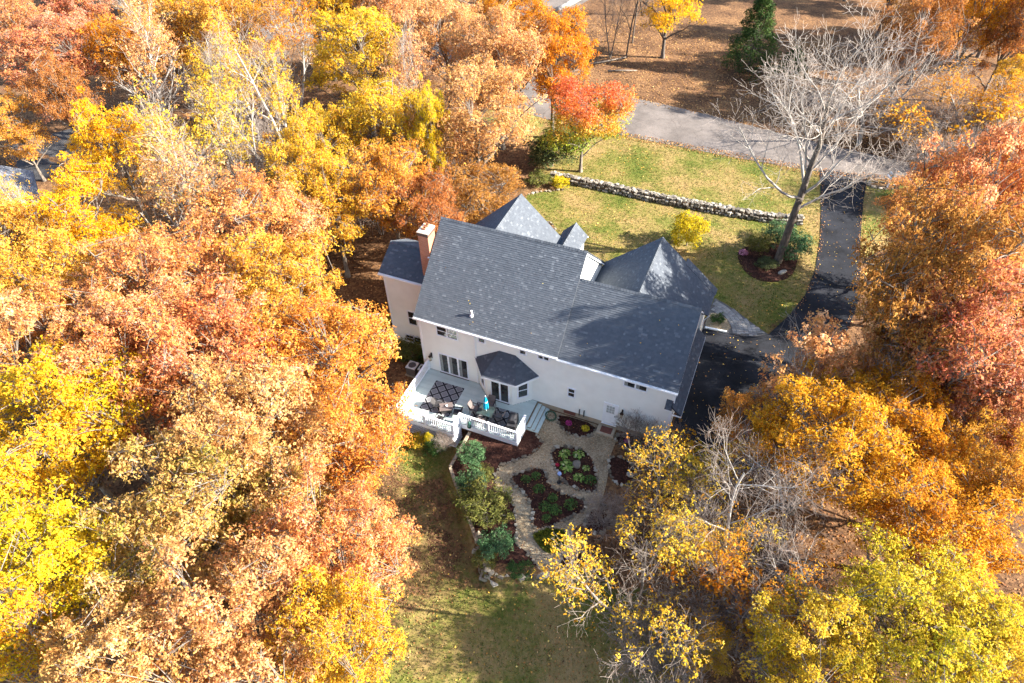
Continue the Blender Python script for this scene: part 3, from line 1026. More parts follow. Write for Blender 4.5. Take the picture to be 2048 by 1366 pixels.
# cross gables on the front
def cross_gable(xc, zr, half, slope, yback, yfront, xlo=None, xhi=None, wall=None, vback=None):
    """ridge along y at xc; roof planes from ridge to +-half; vback: y where the eave meets the main roof"""
    for s in (-1, 1):
        h = half
        if s < 0 and xlo is not None: h = xc - xlo
        if s > 0 and xhi is not None: h = xhi - xc
        ze = zr - slope * h
        vb = yback + (vback - yback) * (h / half)
        pl = [(xc + s * h, yfront, ze), (xc + s * h, vb, ze), (xc, yback, zr), (xc, yfront, zr)]
        roof_plane(pl, (0, 1, 0))
        # white rake board
        mb = MB()
        mb.bar((xc, yfront - 0.02, zr - 0.15), (xc + s * h, yfront - 0.02, ze - 0.15), 0.04, 0.2)
        mb.build('rake_board', M['white'], HS)
    ridge_cap((xc, yback + 0.1, zr), (xc, yfront, zr), (-1, 0, -slope), (1, 0, -slope))
    if wall:
        x0, x1, yw0, yw1, zb = wall
        zt = zr - slope * (xc - x0) - 0.17
        zt2_ = zr - slope * (x1 - xc) - 0.17
        MB().extr([(x0, yw0, zb), (x1, yw0, zb), (x1, yw0, zt2_), (xc, yw0, zr - 0.17), (x0, yw0, zt)], (0, yw1 - yw0, 0)).build('wall', M['siding'], HS)
cross_gable(3.55, 10.05, 3.9, 0.94, YR + 0.75, 10.75, wall=(-0.0, 7.1, 10.003, 10.5, 0.5), vback=9.6)
cross_gable(7.45, 7.38, 1.0, 1.0, 8.6, 12.4, wall=(6.65, 8.25, 10.003, 12.15, 0.2), vback=9.6)
cross_gable(14.45, 9.2, 4.4, 0.85, YG_ + 0.35, 10.5, xlo=10.45, wall=(10.5, 18.55, 7.5, 10.25, 0.2), vback=7.85)
# lower flared piece of the garage gable roof, standing a little forward
fl = [(18.92, 10.95, 9.2 - 0.85 * 4.47 + 0.03), (18.92, 10.2, 9.2 - 0.85 * 4.47 + 0.03), (16.4, 10.2, 9.2 - 0.85 * 1.95 + 0.03), (16.4, 10.95, 9.2 - 0.85 * 1.95 + 0.03)]
roof_plane(fl, (0, 1, 0))

# eaves, gutters, rakes, corner boards
def trim(name, mb, mat='white', parent=HS): return mb.build(name, M[mat], parent)
trim('soffit', MB().box(XA, XB, -0.28, -0.002, HE - 0.22, HE - 0.19))
trim('soffit', MB().box(L1 + 0.16, GX, -0.28, -0.002, HE2 - 0.22, HE2 - 0.19))
def gutter(x0, x1, y, z, parent=HS):
    mb = MB()
    mb.box(x0, x1, y - 0.02, y + 0.01, z - 0.19, z - 0.03)
    mb.box(x0, x1, y - 0.135, y - 0.02, z - 0.15, z - 0.13)
    mb.box(x0, x1, y - 0.15, y - 0.135, z - 0.15, z - 0.025)
    return mb.build('gutter', M['white'], parent)
gutter(XA, XB, -0.3, HE)
gutter(XB + 0.01, GX, -0.3, HE2)
gutter(WX0 - 0.15, -0.03, WY0 - 0.3, WE)
def rake(a, b, x, parent=HS, w=0.05, h=0.2):
    mb = MB()
    mb.bar((x, a[0], a[1] - 0.14), (x, b[0], b[1] - 0.14), w, h)
    return mb.build('rake_board', M['white'], parent)
for x in (XA + 0.025, XB - 0.025):
    rake((-0.3, HE) if x < 1 else (YG_ + 0.35, HE + (YG_ + 0.65) * S1), (YR, HR), x); rake((2 * YR + 0.3, HE), (YR, HR), x)
rake((-0.3, HE2), (YG_, HG), GX - 0.025); rake((2 * YG_ + 0.3, HE2), (YG_, HG), GX - 0.025)
rake((WY0 - 0.3, WE), (WYR, WR), WX0 - 0.125); rake((WY1 + 0.3, WE), (WYR, WR), WX0 - 0.125)
def corner(x, y, z0, z1, sx, sy, mat='white'):
    mb = MB()
    mb.box(*sorted((x - sx * 0.13, x + sx * 0.022)), *sorted((y, y + sy * 0.022)), z0, z1)
    mb.box(*sorted((x, x + sx * 0.022)), *sorted((y - sy * 0.13, y)), z0, z1)
    return mb.build('corner_board', M[mat], HS)
corner(0, 0, 0.5, 5.9, -1, -1); corner(L2, 0, 0.5, 5.8, 1, -1); corner(WX0, WY0, -0.62, WE - 0.05, -1, -1); corner(L1, 2 * YR, 0.5, 5.9, 1, 1)
# deep white frieze return on the sunlit gable
MB().box(L1 + 0.005, L1 + 0.15, 9.6, 10.3, HE - 0.45, HE - 0.2).build('cornice_return', M['white'], HS)
def downspout(pts):
    MB().tube(pts, 0.045, 6).build('downspout', M['white'], HS)
downspout([(4.42, -0.36, HE - .2), (4.42, -0.08, HE - .6), (4.42, -0.08, 0.62)])
downspout([(18.3, -0.38, HE2 - .2), (18.42, -0.1, HE2 - .6), (18.42, -0.1, 0.25), (18.2, -1.3, 0.12)])
downspout([(18.92, 8.0, 5.3), (18.65, 7.9, 4.9), (18.65, 7.9, 0.2)])

# chimney
CH = (-1.02, -0.24, 3.05, 4.05)
ch = MB().box(CH[0], CH[1], CH[2], CH[3], -1.2, 10.35).build('chimney', M['brick'], HS)
MB().box(CH[0] - 0.04, CH[1] + 0.04, CH[2] - 0.04, CH[3] + 0.04, 10.35, 10.62).build('corbel', plain('sooty_brick', (0.10, 0.06, 0.045), 0.9, 0.4, 9, 0.5), ch)
MB().add([(CH[0] - .06, CH[2] - .06, 10.62), (CH[1] + .06, CH[2] - .06, 10.62), (CH[1] + .06, CH[3] + .06, 10.62), (CH[0] - .06, CH[3] + .06, 10.62),
          (CH[0] + .06, CH[2] + .06, 10.76), (CH[1] - .06, CH[2] + .06, 10.76), (CH[1] - .06, CH[3] - .06, 10.76), (CH[0] + .06, CH[3] - .06, 10.76)],
         [(3, 2, 1, 0), (4, 5, 6, 7), (0, 1, 5, 4), (1, 2, 6, 5), (2, 3, 7, 6), (3, 0, 4, 7)]).build('cap', M['cap'], ch)
for yy in (3.36, 3.76):
    mb = MB()
    a, b, z0, z1 = 0.14, 0.10, 10.76, 10.9
    xc = (CH[0] + CH[1]) / 2
    for (x0, x1, y0, y1) in ((-a, -b, -a, a), (b, a, -a, a), (-b, b, -a, -b), (-b, b, b, a)):
        mb.box(xc + x0, xc + x1, yy + y0, yy + y1, z0, z1)
    mb.build('flue', M['flue'], ch)
    MB().box(xc - b, xc + b, yy - b, yy + b, 10.761, 10.77).build('flue_opening', M['black'], ch)
MB().box(-0.4, -0.13, 2.94, 3.045, 8.6, 8.66).build('flashing', M['white'], ch)

# vent pipe on the rear slope
vy = 0.55; vz = HE + (vy + 0.3) * S1; vx = 4.02
vp = MB().tube([(vx, vy, vz - 0.1), (vx, vy, vz + 0.42)], 0.065, 10).build('vent_pipe', M['white'], HS)
MB().lathe((vx, vy, vz), [(0.16, -0.08), (0.13, 0.03), (0.07, 0.1)], 10).build('vent_boot', M['white'], vp)

# windows and doors: u along the wall, n outward
def frame_T(o, u, n):
    o, u, n = Vector(o), Vector(u).normalized(), Vector(n).normalized()
    return lambda a, b, c: o + u * a + Vector((0, 0, b)) + n * c
def tbox(mb, T, a0, a1, b0, b1, c0, c1):
    vs = [T(a0, b0, c0), T(a1, b0, c0), T(a1, b0, c1), T(a0, b0, c1), T(a0, b1, c0), T(a1, b1, c0), T(a1, b1, c1), T(a0, b1, c1)]
    return mb.add(vs, [(3, 2, 1, 0), (4, 5, 6, 7), (0, 1, 5, 4), (1, 2, 6, 5), (2, 3, 7, 6), (3, 0, 4, 7)])
def window(o, u, n, w, h, cols=1, rail=True, parent=HS, f=0.09, name='window', curtain=False, mull=0.1):
    """o: lower left corner on the wall face"""
    T = frame_T(o, u, n)
    mb = MB()
    tbox(mb, T, 0, f, 0, h, -0.02, 0.05); tbox(mb, T, w - f, w, 0, h, -0.02, 0.05)
    tbox(mb, T, f, w - f, 0, f, -0.02, 0.06); tbox(mb, T, f, w - f, h - f, h, -0.02, 0.05)
    cw = (w - 2 * f - mull * (cols - 1)) / cols
    for i in range(1, cols):
        a = f + i * cw + (i - 1) * mull
        tbox(mb, T, a, a + mull, f, h - f, -0.02, 0.045)
    wo = mb.build(name, M['vinyl'], parent)
    lv2 = wo if parent is HS else parent
    for i in range(cols):
        a = f + i * (cw + mull)
        p = MB(); tbox(p, T, a, a + cw, f, h - f, 0.004, 0.012)
        p.build('pane', M['glass'], lv2)
        if rail:
            p = MB(); tbox(p, T, a, a + cw, h * 0.5 - 0.025, h * 0.5 + 0.025, 0.012, 0.035)
            p.build('sash_rail', M['vinyl'], lv2)
        if curtain:
            p = MB()
            for k in range(3):
                tbox(p, T, a + 0.03 + k * 0.07, a + 0.07 + k * 0.07, f, h - f, 0.012, 0.016)
            p.build('curtain', M['curtain'], lv2)
    return wo
UX, NY = (1, 0, 0), (0, -1, 0)
window((1.38, 0, 4.4), UX, NY, 1.72, 1.06, 2)
window((4.62, 0, 4.9), UX, NY, 0.6, 0.6, 1, False)
window((7.7, 0, 4.9), UX, NY, 0.57, 0.6, 1, False)
window((9.03, 0, 4.96), UX, NY, 0.9, 0.58, 2, False)
window((11.28, 0, 2.04), UX, NY, 0.6, 0.95, 1)
window((15.0, 0, 4.72), UX, NY, 1.63, 0.8, 2, False, curtain=True)
window((-2.8, WY0, 1.5), UX, NY, 0.85, 1.5, 1)
window((-3.3, WY0, -0.5), UX, NY, 1.55, 0.8, 2)
# sliding door of three lights on the deck
sl = window((1.3, 0, 0.56), UX, NY, 2.38, 2.02, 3, False, f=0.08, name='sliding_door', curtain=True, mull=0.13)
MB().box(1.3, 3.68, -0.09, -0.002, 0.5, 0.56).build('sill', M['brass'], sl)
MB().box(2.98, 3.01, -0.09, -0.045, 1.45, 1.65).build('handle', M['black'], sl)
# back door of the garage wing
dr = MB().box(14.02, 14.86, -0.03, -0.002, 0.5, 2.5).build('back_door', M['white'], HS)
fmb = MB().box(13.92, 14.02, -0.05, -0.002, 0.45, 2.6).box(14.86, 14.96, -0.05, -0.002, 0.45, 2.6).box(14.02, 14.86, -0.05, -0.002, 2.5, 2.6)
fmb.build('door_frame', M['white'], dr)
for i in range(3):
    for j in range(3):
        MB().box(14.15 + i * 0.195, 14.15 + i * 0.195 + 0.17, -0.036, -0.031, 1.62 + j * 0.255, 1.62 + j * 0.255 + 0.225).build('pane', M['curtain'], dr)
MB().lathe((14.79, -0.06, 1.42), [(0.03, -0.03), (0.035, 0), (0.03, 0.03)], 8).build('knob', M['black'], dr)
MB().box(13.9, 14.98, -0.1, -0.002, 0.4, 0.449).build('sill', M['white'], dr)
# lanterns, vents, pipes
def wall_lantern(x, z):
    l = MB().box(x - 0.05, x + 0.05, -0.03, -0.002, z - 0.25, z + 0.3).build('wall_lantern', M['brass'], HS)
    MB().tube([(x, -0.03, z + 0.2), (x, -0.2, z + 0.36), (x, -0.24, z + 0.26)], 0.022, 6).build('bracket', M['brass'], l)
    MB().lathe((x, -0.24, z), [(0.02, 0.3), (0.05, 0.26), (0.15, 0.12), (0.14, 0.1)], 6).build('lantern_roof', M['brass'], l)
    MB().lathe((x, -0.24, z), [(0.08, -0.26), (0.125, 0.1)], 6).build('lantern_glass', M['lamp_glass'], l)
    MB().lathe((x, -0.24, z), [(0.03, -0.34), (0.1, -0.28), (0.09, -0.26)], 6).build('lantern_base', M['brass'], l)
wall_lantern(0.72, 2.0); wall_lantern(15.25, 2.05)
MB().box(11.1, 11.98, -0.0, 0.029, 0.12, 0.44).build('cellar_vent', M['redbrownwood'], HS)
for x in (12.27, 12.61):
    MB().tube([(x, -0.08, 0.45), (x, -0.08, 1.0), (x, -0.02, 1.06)], 0.04, 8).build('flue_pipe', M['black'], HS)
# eyebrow roof over the garage doors, returning round the corner
pe = [(19.05, -0.5, 3.98), (19.05, 7.3, 3.98), (18.395, 7.3, 4.6), (18.395, -0.5, 4.6)]
er = roof_plane([pe[0], pe[1], pe[2], pe[3]], (0, 1, 0))
MB().box(17.95, 18.39, -0.42, -0.003, 4.0, 4.16).build('cornice_return', M['white'], HS)
er2 = roof_plane([(17.93, -0.48, 4.18), (18.4, -0.48, 4.18), (18.4, -0.003, 4.66), (17.93, -0.003, 4.66)], (1, 0, 0))
MB().box(19.05, 19.08, -0.5, 7.3, 3.8, 3.97).build('fascia', M['white'], HS)
MB().box(18.395, 19.05, -0.5, -0.47, 3.8, 3.9).build('fascia', M['white'], HS)
for y0 in (0.9, 4.2):
    gd = MB().box(18.392, 18.43, y0, y0 + 2.5, 0.06, 2.4).build('garage_door', M['white'], HS)
    for k in range(1, 4):
        MB().box(18.43, 18.436, y0, y0 + 2.5, 0.06 + k * 0.585 - 0.01, 0.06 + k * 0.585 + 0.01).build('panel_joint', M['curtain'], gd)

# bay on the rear, over the deck
BP = [(4.55, -0.003), (5.62, -1.0), (7.55, -1.0), (8.7, -0.003)]
bay = MB().prism(BP, 0.3, 3.2).build('bay', M['siding'], HS)
EV = [(4.3, -0.003), (5.5, -1.5), (8.02, -1.45), (9.18, -0.003)]
RB = [(6.25, -0.003), (7.42, -0.003)]
ez, rz_ = 3.22, 4.62
E3 = [(x, y, ez) for x, y in EV]
R3 = [(x, y, rz_) for x, y in RB]
for pl, d in (([E3[0], E3[1], R3[0]], (Vector(E3[1]) - Vector(E3[0]))), ([E3[1], E3[2], R3[1], R3[0]], (Vector(E3[2]) - Vector(E3[1]))), ([E3[2], E3[3], R3[1]], (Vector(E3[3]) - Vector(E3[2])))):
    roof_plane(pl, d)
mb = MB()
for i in range(3):
    a, b = Vector(E3[i]), Vector(E3[i + 1])
    mb.bar(a - Vector((0, 0, .1)), b - Vector((0, 0, .1)), 0.06, 0.16)
mb.build('fascia', M['white'], bay)
mb = MB(); mb.prism(EV, ez - 0.13, ez - 0.11); mb.build('soffit', M['white'], bay)
bd = window((5.92, -1.0, 0.55), UX, NY, 1.42, 2.0, 2, False, parent=HS, f=0.07, name='french_door', curtain=False, mull=0.13)
MB().box(5.92, 7.34, -1.09, -1.002, 0.5, 0.55).build('sill', M['brass'], bd)
def face_win(p, q, t0, t1, z, h):
    p, q = Vector((p[0], p[1], 0)), Vector((q[0], q[1], 0))
    u = (q - p).normalized(); n = Vector((u.y, -u.x, 0)); L = (q - p).length
    window(tuple(p + u * (L * t0) + Vector((0, 0, z))), u, n, L * (t1 - t0), h, 1, parent=HS)
face_win(BP[2], BP[3], 0.25, 0.8, 1.05, 1.55)
face_win(BP[0], BP[1], 0.25, 0.75, 1.05, 1.55)

# ------------------------------------------------------------------ the deck
DK = empty('deck', (4.75, -2.5, -0.95), 0, 'pale mint wooden deck with white railings behind the house', 'deck')
ZD = 0.5
def board_range(y):
    """x spans of the deck floor at depth y, leaving out the bay"""
    x1 = 9.1 if y > -3.85 else 4.85
    if y > -1.0:
        t = -y / 1.0
        return [(0.35, 4.5 + 1.1 * t), (8.75 - 1.15 * t, x1)]
    return [(0.35, x1)]
y = -0.09
while y > -4.92:
    for a, b in board_range(y):
        if b - a > 0.1:
            MB().box(a + .003, b - .003, y - 0.066, y + 0.066, ZD - 0.035, ZD).build('deck_board', M['mint'], DK)
    y -= 0.139
mb = MB()
mb.box(0.33, 4.87, -4.97, -4.93, 0.2, 0.49).build('rim_board', M['vinyl'], DK)
MB().box(4.85, 9.12, -3.93, -3.89, 0.05, 0.49).build('rim_board', M['vinyl'], DK)
MB().box(4.85, 4.89, -4.93, -3.93, 0.2, 0.49).build('rim_board', M['vinyl'], DK)
MB().box(9.1, 9.14, -3.89, -2.3, 0.05, 0.49).build('rim_board', M['vinyl'], DK)
MB().box(0.31, 0.35, -4.93, -0.05, 0.2, 0.49).build('rim_board', M['vinyl'], DK)
for k in range(9):
    yy = -0.4 - k * 0.55
    MB().box(0.4, 9.0 if yy > -3.8 else 4.8, yy - 0.02, yy + 0.02, 0.27, 0.46).build('joist', M['timber'], DK)
def rail_run(a, b, posts, step=0.155):
    a, b = Vector((a[0], a[1], 0)), Vector((b[0], b[1], 0))
    d = b - a
    L = d.length
    u = d / L
    up = Vector((0, 0, 1))
    MB().bar(a + up * (ZD + 0.97), b + up * (ZD + 0.97), 0.15, 0.045).build('hand_rail', M['vinyl'], DK)
    MB().bar(a + up * (ZD + 0.91), b + up * (ZD + 0.91), 0.05, 0.07).build('top_rail', M['vinyl'], DK)
    MB().bar(a + up * (ZD + 0.12), b + up * (ZD + 0.12), 0.06, 0.09).build('bottom_rail', M['vinyl'], DK)
    n = int(L / step)
    bal = None
    for i in range(1, n):
        p = a + u * (L * i / n)
        if any(abs((p - (a + u * (L * t))).length) < 0.1 for t in posts): continue
        if bal is None:
            bal = bpy.data.meshes.new('baluster')
            bal = MB().box(-0.027, 0.027, -0.027, 0.027, 0.15, 0.885).mesh('baluster', M['vinyl'])
        o = link('baluster', bal, DK, tuple(p + up * ZD - Vector(DK.location)))
    for t in posts:
        p = a + u * (L * t)
        po = MB().box(p.x - 0.065, p.x + 0.065, p.y - 0.065, p.y + 0.065, 0.2, ZD + 1.02).build('post', M['vinyl'], DK)
        MB().add([(p.x - .09, p.y - .09, ZD + 1.02), (p.x + .09, p.y - .09, ZD + 1.02), (p.x + .09, p.y + .09, ZD + 1.02), (p.x - .09, p.y + .09, ZD + 1.02), (p.x, p.y, ZD + 1.09)],
                 [(3, 2, 1, 0), (0, 1, 4), (1, 2, 4), (2, 3, 4), (3, 0, 4)]).build('post_cap', M['vinyl'], po)
rail_run((0.4, -0.12), (0.4, -4.88), (0, 0.5, 1.0))
rail_run((0.4, -4.88), (4.8, -4.88), (0.5, 1.0))
rail_run((4.8, -4.88), (4.8, -3.84), (1.0,))
rail_run((4.8, -3.84), (9.05, -3.84), (0.5, 1.0))
rail_run((9.05, -3.84), (9.05, -2.35), (1.0,))
# diagonal lattice under the lower half of the deck
def lattice(a, b, z0, z1, y_out):
    a, b = Vector((a[0], a[1], 0)), Vector((b[0], b[1], 0))
    u = (b - a).normalized()
    L = (b - a).length
    H = z1 - z0
    n = Vector((u.y, -u.x, 0))
    mb = MB()
    for s, off in ((1, 0.0), (-1, 0.012)):
        k = -H
        while k < L + H:
            # line from (k, 0) to (k + s*H, H), cut to the panel
            p0, p1 = (k, 0.0), (k + s * H, H)
            seg = clip_seg(p0, p1, 0, L)
            if seg:
                A = a + u * seg[0][0] + n * off + Vector((0, 0, z0 + seg[0][1]))
                B = a + u * seg[1][0] + n * off + Vector((0, 0, z0 + seg[1][1]))
                if (B - A).length > 0.08: mb.bar(A, B, 0.008, 0.03, n)
            k += 0.2
    o = mb.build('lattice_panel', M['vinyl'], DK, kind='stuff')
    MB().bar(a + Vector((0, 0, z0 + .03)), b + Vector((0, 0, z0 + .03)), 0.05, 0.09).build('lattice_rail', M['vinyl'], DK)
def clip_seg(p, q, x0, x1):
    (ax, ay), (bx, by) = p, q
    if ax > bx: (ax, ay), (bx, by) = (bx, by), (ax, ay)
    if bx <= x0 or ax >= x1: return None
    if ax < x0:
        t = (x0 - ax) / (bx - ax); ay = ay + (by - ay) * t; ax = x0
    if bx > x1:
        t = (x1 - ax) / (bx - ax); by = ay + (by - ay) * t; bx = x1
    return (ax, ay), (bx, by)
lattice((0.4, -4.95), (4.84, -4.95), -0.93, 0.2, 0)
lattice((4.87, -4.95), (4.87, -3.95), -0.93, 0.2, 0)
for (x, y) in ((0.45, -4.85), (2.6, -4.85), (4.78, -4.85), (0.45, -2.4), (6.95, -3.8), (9.0, -3.8), (4.78, -2.4)):
    zb = tz(x, y)
    MB().box(x - 0.07, x + 0.07, y - 0.07, y + 0.07, zb - 0.1, 0.45).build('support_post', M['timber'], DK)
# steps down to the garden on the right-hand end
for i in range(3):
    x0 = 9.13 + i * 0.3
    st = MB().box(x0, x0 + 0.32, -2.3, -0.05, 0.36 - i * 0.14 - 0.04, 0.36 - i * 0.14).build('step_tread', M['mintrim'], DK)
    MB().box(x0 + 0.02, x0 + 0.05, -2.28, -0.07, 0.36 - i * 0.14 + 0.001, 0.36 - i * 0.14 + 0.095).build('shade_riser', M['timber'], st)  # coloured dark to stand in for the shadow lines between the treads
for yy in (-2.33, -0.03):
    MB().extr([(9.13, yy, 0), (10.05, yy, 0), (9.98, yy, 0.03), (9.13, yy, 0.3)], (0, 0.03, 0)).build('step_stringer', M['mintrim'], DK)

# ------------------------------------------------------------------ things on the deck
def rug(x0, x1, y0, y1, rz, label):
    cx, cy = (x0 + x1) / 2, (y0 + y1) / 2
    me = MB().box(-(x1 - x0) / 2, (x1 - x0) / 2, -(y1 - y0) / 2, (y1 - y0) / 2, 0, 0.012).mesh('rug', M['rug'])
    o = link('rug', me, None, (cx, cy, ZD + 0.001))
    o.rotation_euler = (0, 0, rz)
    md = o.modifiers.new('bevel', 'BEVEL'); md.width = 0.004
    return tag(o, label, 'rug')
rug(1.45, 3.75, -3.75, -0.9, R(1.5), 'charcoal and grey trellis pattern rug in front of the sliding door')
rug(5.15, 8.25, -3.35, -1.6, R(2), 'charcoal and grey trellis pattern rug under the dining table')

def patio_chair(loc, rz, label, mat, group=None, low=False):
    t = empty('patio_chair', loc, 0, label, 'chair', group)
    Rm = Matrix.Rotation(rz, 4, 'Z')
    L = Vector(loc)
    def pt(x, y, z): return L + Rm @ Vector((x, y, z))
    sh = 0.36 if low else 0.43
    bh = 0.78 if low else 0.95
    def quadbar(name, pts, w, mat_):
        mb = MB()
        A, B = Vector(pts[0]), Vector(pts[1])
        mb.bar(A, B, w[0], w[1], pts[2])
        return mb.build(name, mat_, t, bevel=0.01)
    mb = MB()
    mb.extr([pt(-.26, -.24, sh), pt(.26, -.24, sh), pt(.26, .26, sh - .03), pt(-.26, .26, sh - .03)], (0, 0, 0.05)).build('seat', mat, t, bevel=0.015)
    mb = MB()
    mb.extr([pt(-.26, .25, sh), pt(.26, .25, sh), pt(.25, .42, bh), pt(.0, .44, bh + .04), pt(-.25, .42, bh)], tuple(Rm @ Vector((0, 0.04, 0)))).build('backrest', mat, t, bevel=0.015)
    for sx in (-1, 1):
        MB().tube([pt(sx * .29, -.26, 0), pt(sx * .29, -.22, sh), pt(sx * .29, -.2, sh + .2)], 0.02, 6).build('leg', M['black'], t)
        MB().tube([pt(sx * .29, .34, 0), pt(sx * .29, .24, sh), pt(sx * .27, .4, bh - .05)], 0.02, 6).build('leg', M['black'], t)
        MB().bar(pt(sx * .29, -.24, sh + .21), pt(sx * .29, .34, sh + .23), 0.06, 0.03).build('armrest', M['black'], t)
    return t
zf = ZD + 0.014
# lounge group
patio_chair((2.78, -3.2, zf), R(100), 'dark wicker armchair on the sunny end of the rug', M['darkwicker'], None, True)
patio_chair((4.3, -3.35, zf - 0.013), R(-75), 'black armchair standing off the rug on the dining side of the fire table', M['blackcloth'], None, True)
patio_chair((3.45, -4.3, zf - 0.013), R(178), 'dark armchair with its back to the lattice-side railing', M['darkwicker'], None, True)
ft = empty('fire_table', (3.42, -3.25, zf), 0, 'low dark brown slatted fire table between the lounge chairs', 'table')
def rot_box(mb, c, w, d, z0, z1, rz):
    Rm = Matrix.Rotation(rz, 4, 'Z')
    vs = [Vector(c) + Rm @ Vector((sx * w / 2, sy * d / 2, z)) for z in (z0, z1) for sx, sy in ((-1, -1), (1, -1), (1, 1), (-1, 1))]
    return mb.add(vs, [(3, 2, 1, 0), (4, 5, 6, 7), (0, 1, 5, 4), (1, 2, 6, 5), (2, 3, 7, 6), (3, 0, 4, 7)])
cF = Vector((3.42, -3.25, zf))
rot_box(MB(), cF, 0.5, 0.75, 0.0, 0.42, R(-60)).build('base', M['darkwicker'], ft)
for k in range(4):
    off = Matrix.Rotation(R(-60), 4, 'Z') @ Vector((-.27 + .18 * k, 0, 0))
    rot_box(MB(), cF + off, 0.165, 0.95, 0.42, 0.46, R(-60)).build('slat', M['taupe'], ft)
pp = link('candle_pot', MB().lathe((0, 0, 0), [(0.06, 0), (0.075, 0.1), (0.06, 0.11), (0.055, 0.06)], 10).mesh('candle_pot', M['white'], True), None, (3.45, -3.2, zf + 0.46))
tag(pp, 'small white pot on the low fire table', 'pot')
# dining group
dt = empty('dining_table', (6.3, -2.7, zf), 0, 'rectangular smoked glass dining table with the closed parasol', 'table')
rot_box(MB(), Vector((6.3, -2.7, zf)), 1.15, 0.95, 0.70, 0.715, R(3)).build('glass_top', M['glassgrey'], dt, bevel=0.004)
for k in range(4):
    sx, sy = ((-1, -1), (1, -1), (1, 1), (-1, 1))[k]
    q = [((-1, -1), (1, -1), (1, 1), (-1, 1))[(k + 1) % 4], (sx, sy)]
    MB().tube([(6.3 + sx * .52, -2.7 + sy * .42, zf), (6.3 + sx * .5, -2.7 + sy * .4, zf + .7)], 0.025, 6).build('leg', M['black'], dt)
    MB().bar((6.3 + q[0][0] * .56, -2.7 + q[0][1] * .46, zf + .70), (6.3 + q[1][0] * .56, -2.7 + q[1][1] * .46, zf + .70), 0.035, 0.036).build('frame_rail', M['black'], dt)
patio_chair((5.38, -2.65, zf), R(88), 'taupe sling chair at the dining table end towards the sliding door', M['taupe'])
patio_chair((6.25, -1.9, zf), R(3), 'taupe sling chair at the dining table facing away from the bay', M['taupe'])
patio_chair((7.2, -2.65, zf), R(-92), 'taupe sling chair at the dining table end towards the grill', M['taupe'])
patio_chair((6.2, -3.42, zf), R(180), 'taupe sling chair tucked against the white railing at the dining table', M['taupe'])
um = empty('parasol', (6.3, -2.7, zf), 0, 'closed turquoise parasol standing in the dining table', 'parasol')
MB().tube([(6.3, -2.7, zf), (6.3, -2.7, zf + 2.25)], 0.022, 8).build('pole', M['white'], um)
MB().lathe((6.3, -2.7, zf), [(0.24, 0.0), (0.24, 0.05), (0.06, 0.1), (0.04, 0.3)], 14).build('base', M['black'], um)
mb = MB()
vs, fs = [], []
nn = 16
prof = [(0.17, 0.95), (0.2, 1.1), (0.17, 1.5), (0.12, 1.9), (0.03, 2.2)]
for r_, z in prof:
    for k in range(nn):
        rr = r_ * (1.0 if k % 2 else 0.55)
        vs.append((6.3 + rr * math.cos(2 * math.pi * k / nn), -2.7 + rr * math.sin(2 * math.pi * k / nn), zf + z))
for i in range(len(prof) - 1):
    for k in range(nn):
        fs.append((i * nn + k, i * nn + (k + 1) % nn, (i + 1) * nn + (k + 1) % nn, (i + 1) * nn + k))
mb.add(vs, fs).build('canopy', M['turq'], um)
MB().lathe((6.3, -2.7, zf), [(0.03, 2.2), (0.04, 2.26), (0.01, 2.33)], 8).build('finial', M['white'], um)
MB().lathe((6.3, -2.7, zf), [(0.13, 1.62), (0.14, 1.66), (0.13, 1.7)], 12).build('tie', M['white'], um)
# covered grill
gr = empty('grill', (8.35, -2.85, zf), 0, 'barbecue grill under a black cover in the corner of the deck', 'grill')
c0 = Vector((8.35, -2.85, zf))
def loft(rects, rz, c):
    Rm = Matrix.Rotation(rz, 4, 'Z')
    vs = []
    for w, d, z, oy in rects:
        vs += [Vector(c) + Rm @ Vector((sx * w / 2, sy * d / 2 + oy, z)) for sx, sy in ((-1, -1), (1, -1), (1, 1), (-1, 1))]
    fs = [(3, 2, 1, 0)]
    for i in range(len(rects) - 1):
        for k in range(4):
            fs.append((i * 4 + k, i * 4 + (k + 1) % 4, i * 4 + 4 + (k + 1) % 4, i * 4 + 4 + k))
    m_ = (len(rects) - 1) * 4
    fs.append((m_, m_ + 1, m_ + 2, m_ + 3))
    return MB().add(vs, fs)
loft([(1.22, .62, .06, 0), (1.2, .6, .8, 0), (1.22, .62, .86, 0)], R(-80), c0).build('skirt_cover', M['blackcloth'], gr, bevel=0.03)
loft([(.78, .6, .861, 0), (.78, .58, 1.0, 0), (.72, .4, 1.16, .03), (.66, .2, 1.2, .04)], R(-80), c0).build('hood_cover', M['blackcloth'], gr, bevel=0.04)
for sx in (-1, 1):
    p = c0 + Matrix.Rotation(R(-80), 4, 'Z') @ Vector((sx * .5, -.22, 0))
    MB().lathe(p, [(.05, 0.0), (.06, .03), (.05, .07)], 10).build('caster', M['black'], gr)
    p = c0 + Matrix.Rotation(R(-80), 4, 'Z') @ Vector((sx * .5, .22, 0))
    MB().lathe(p, [(.05, 0.0), (.06, .03), (.05, .07)], 10).build('caster', M['black'], gr)
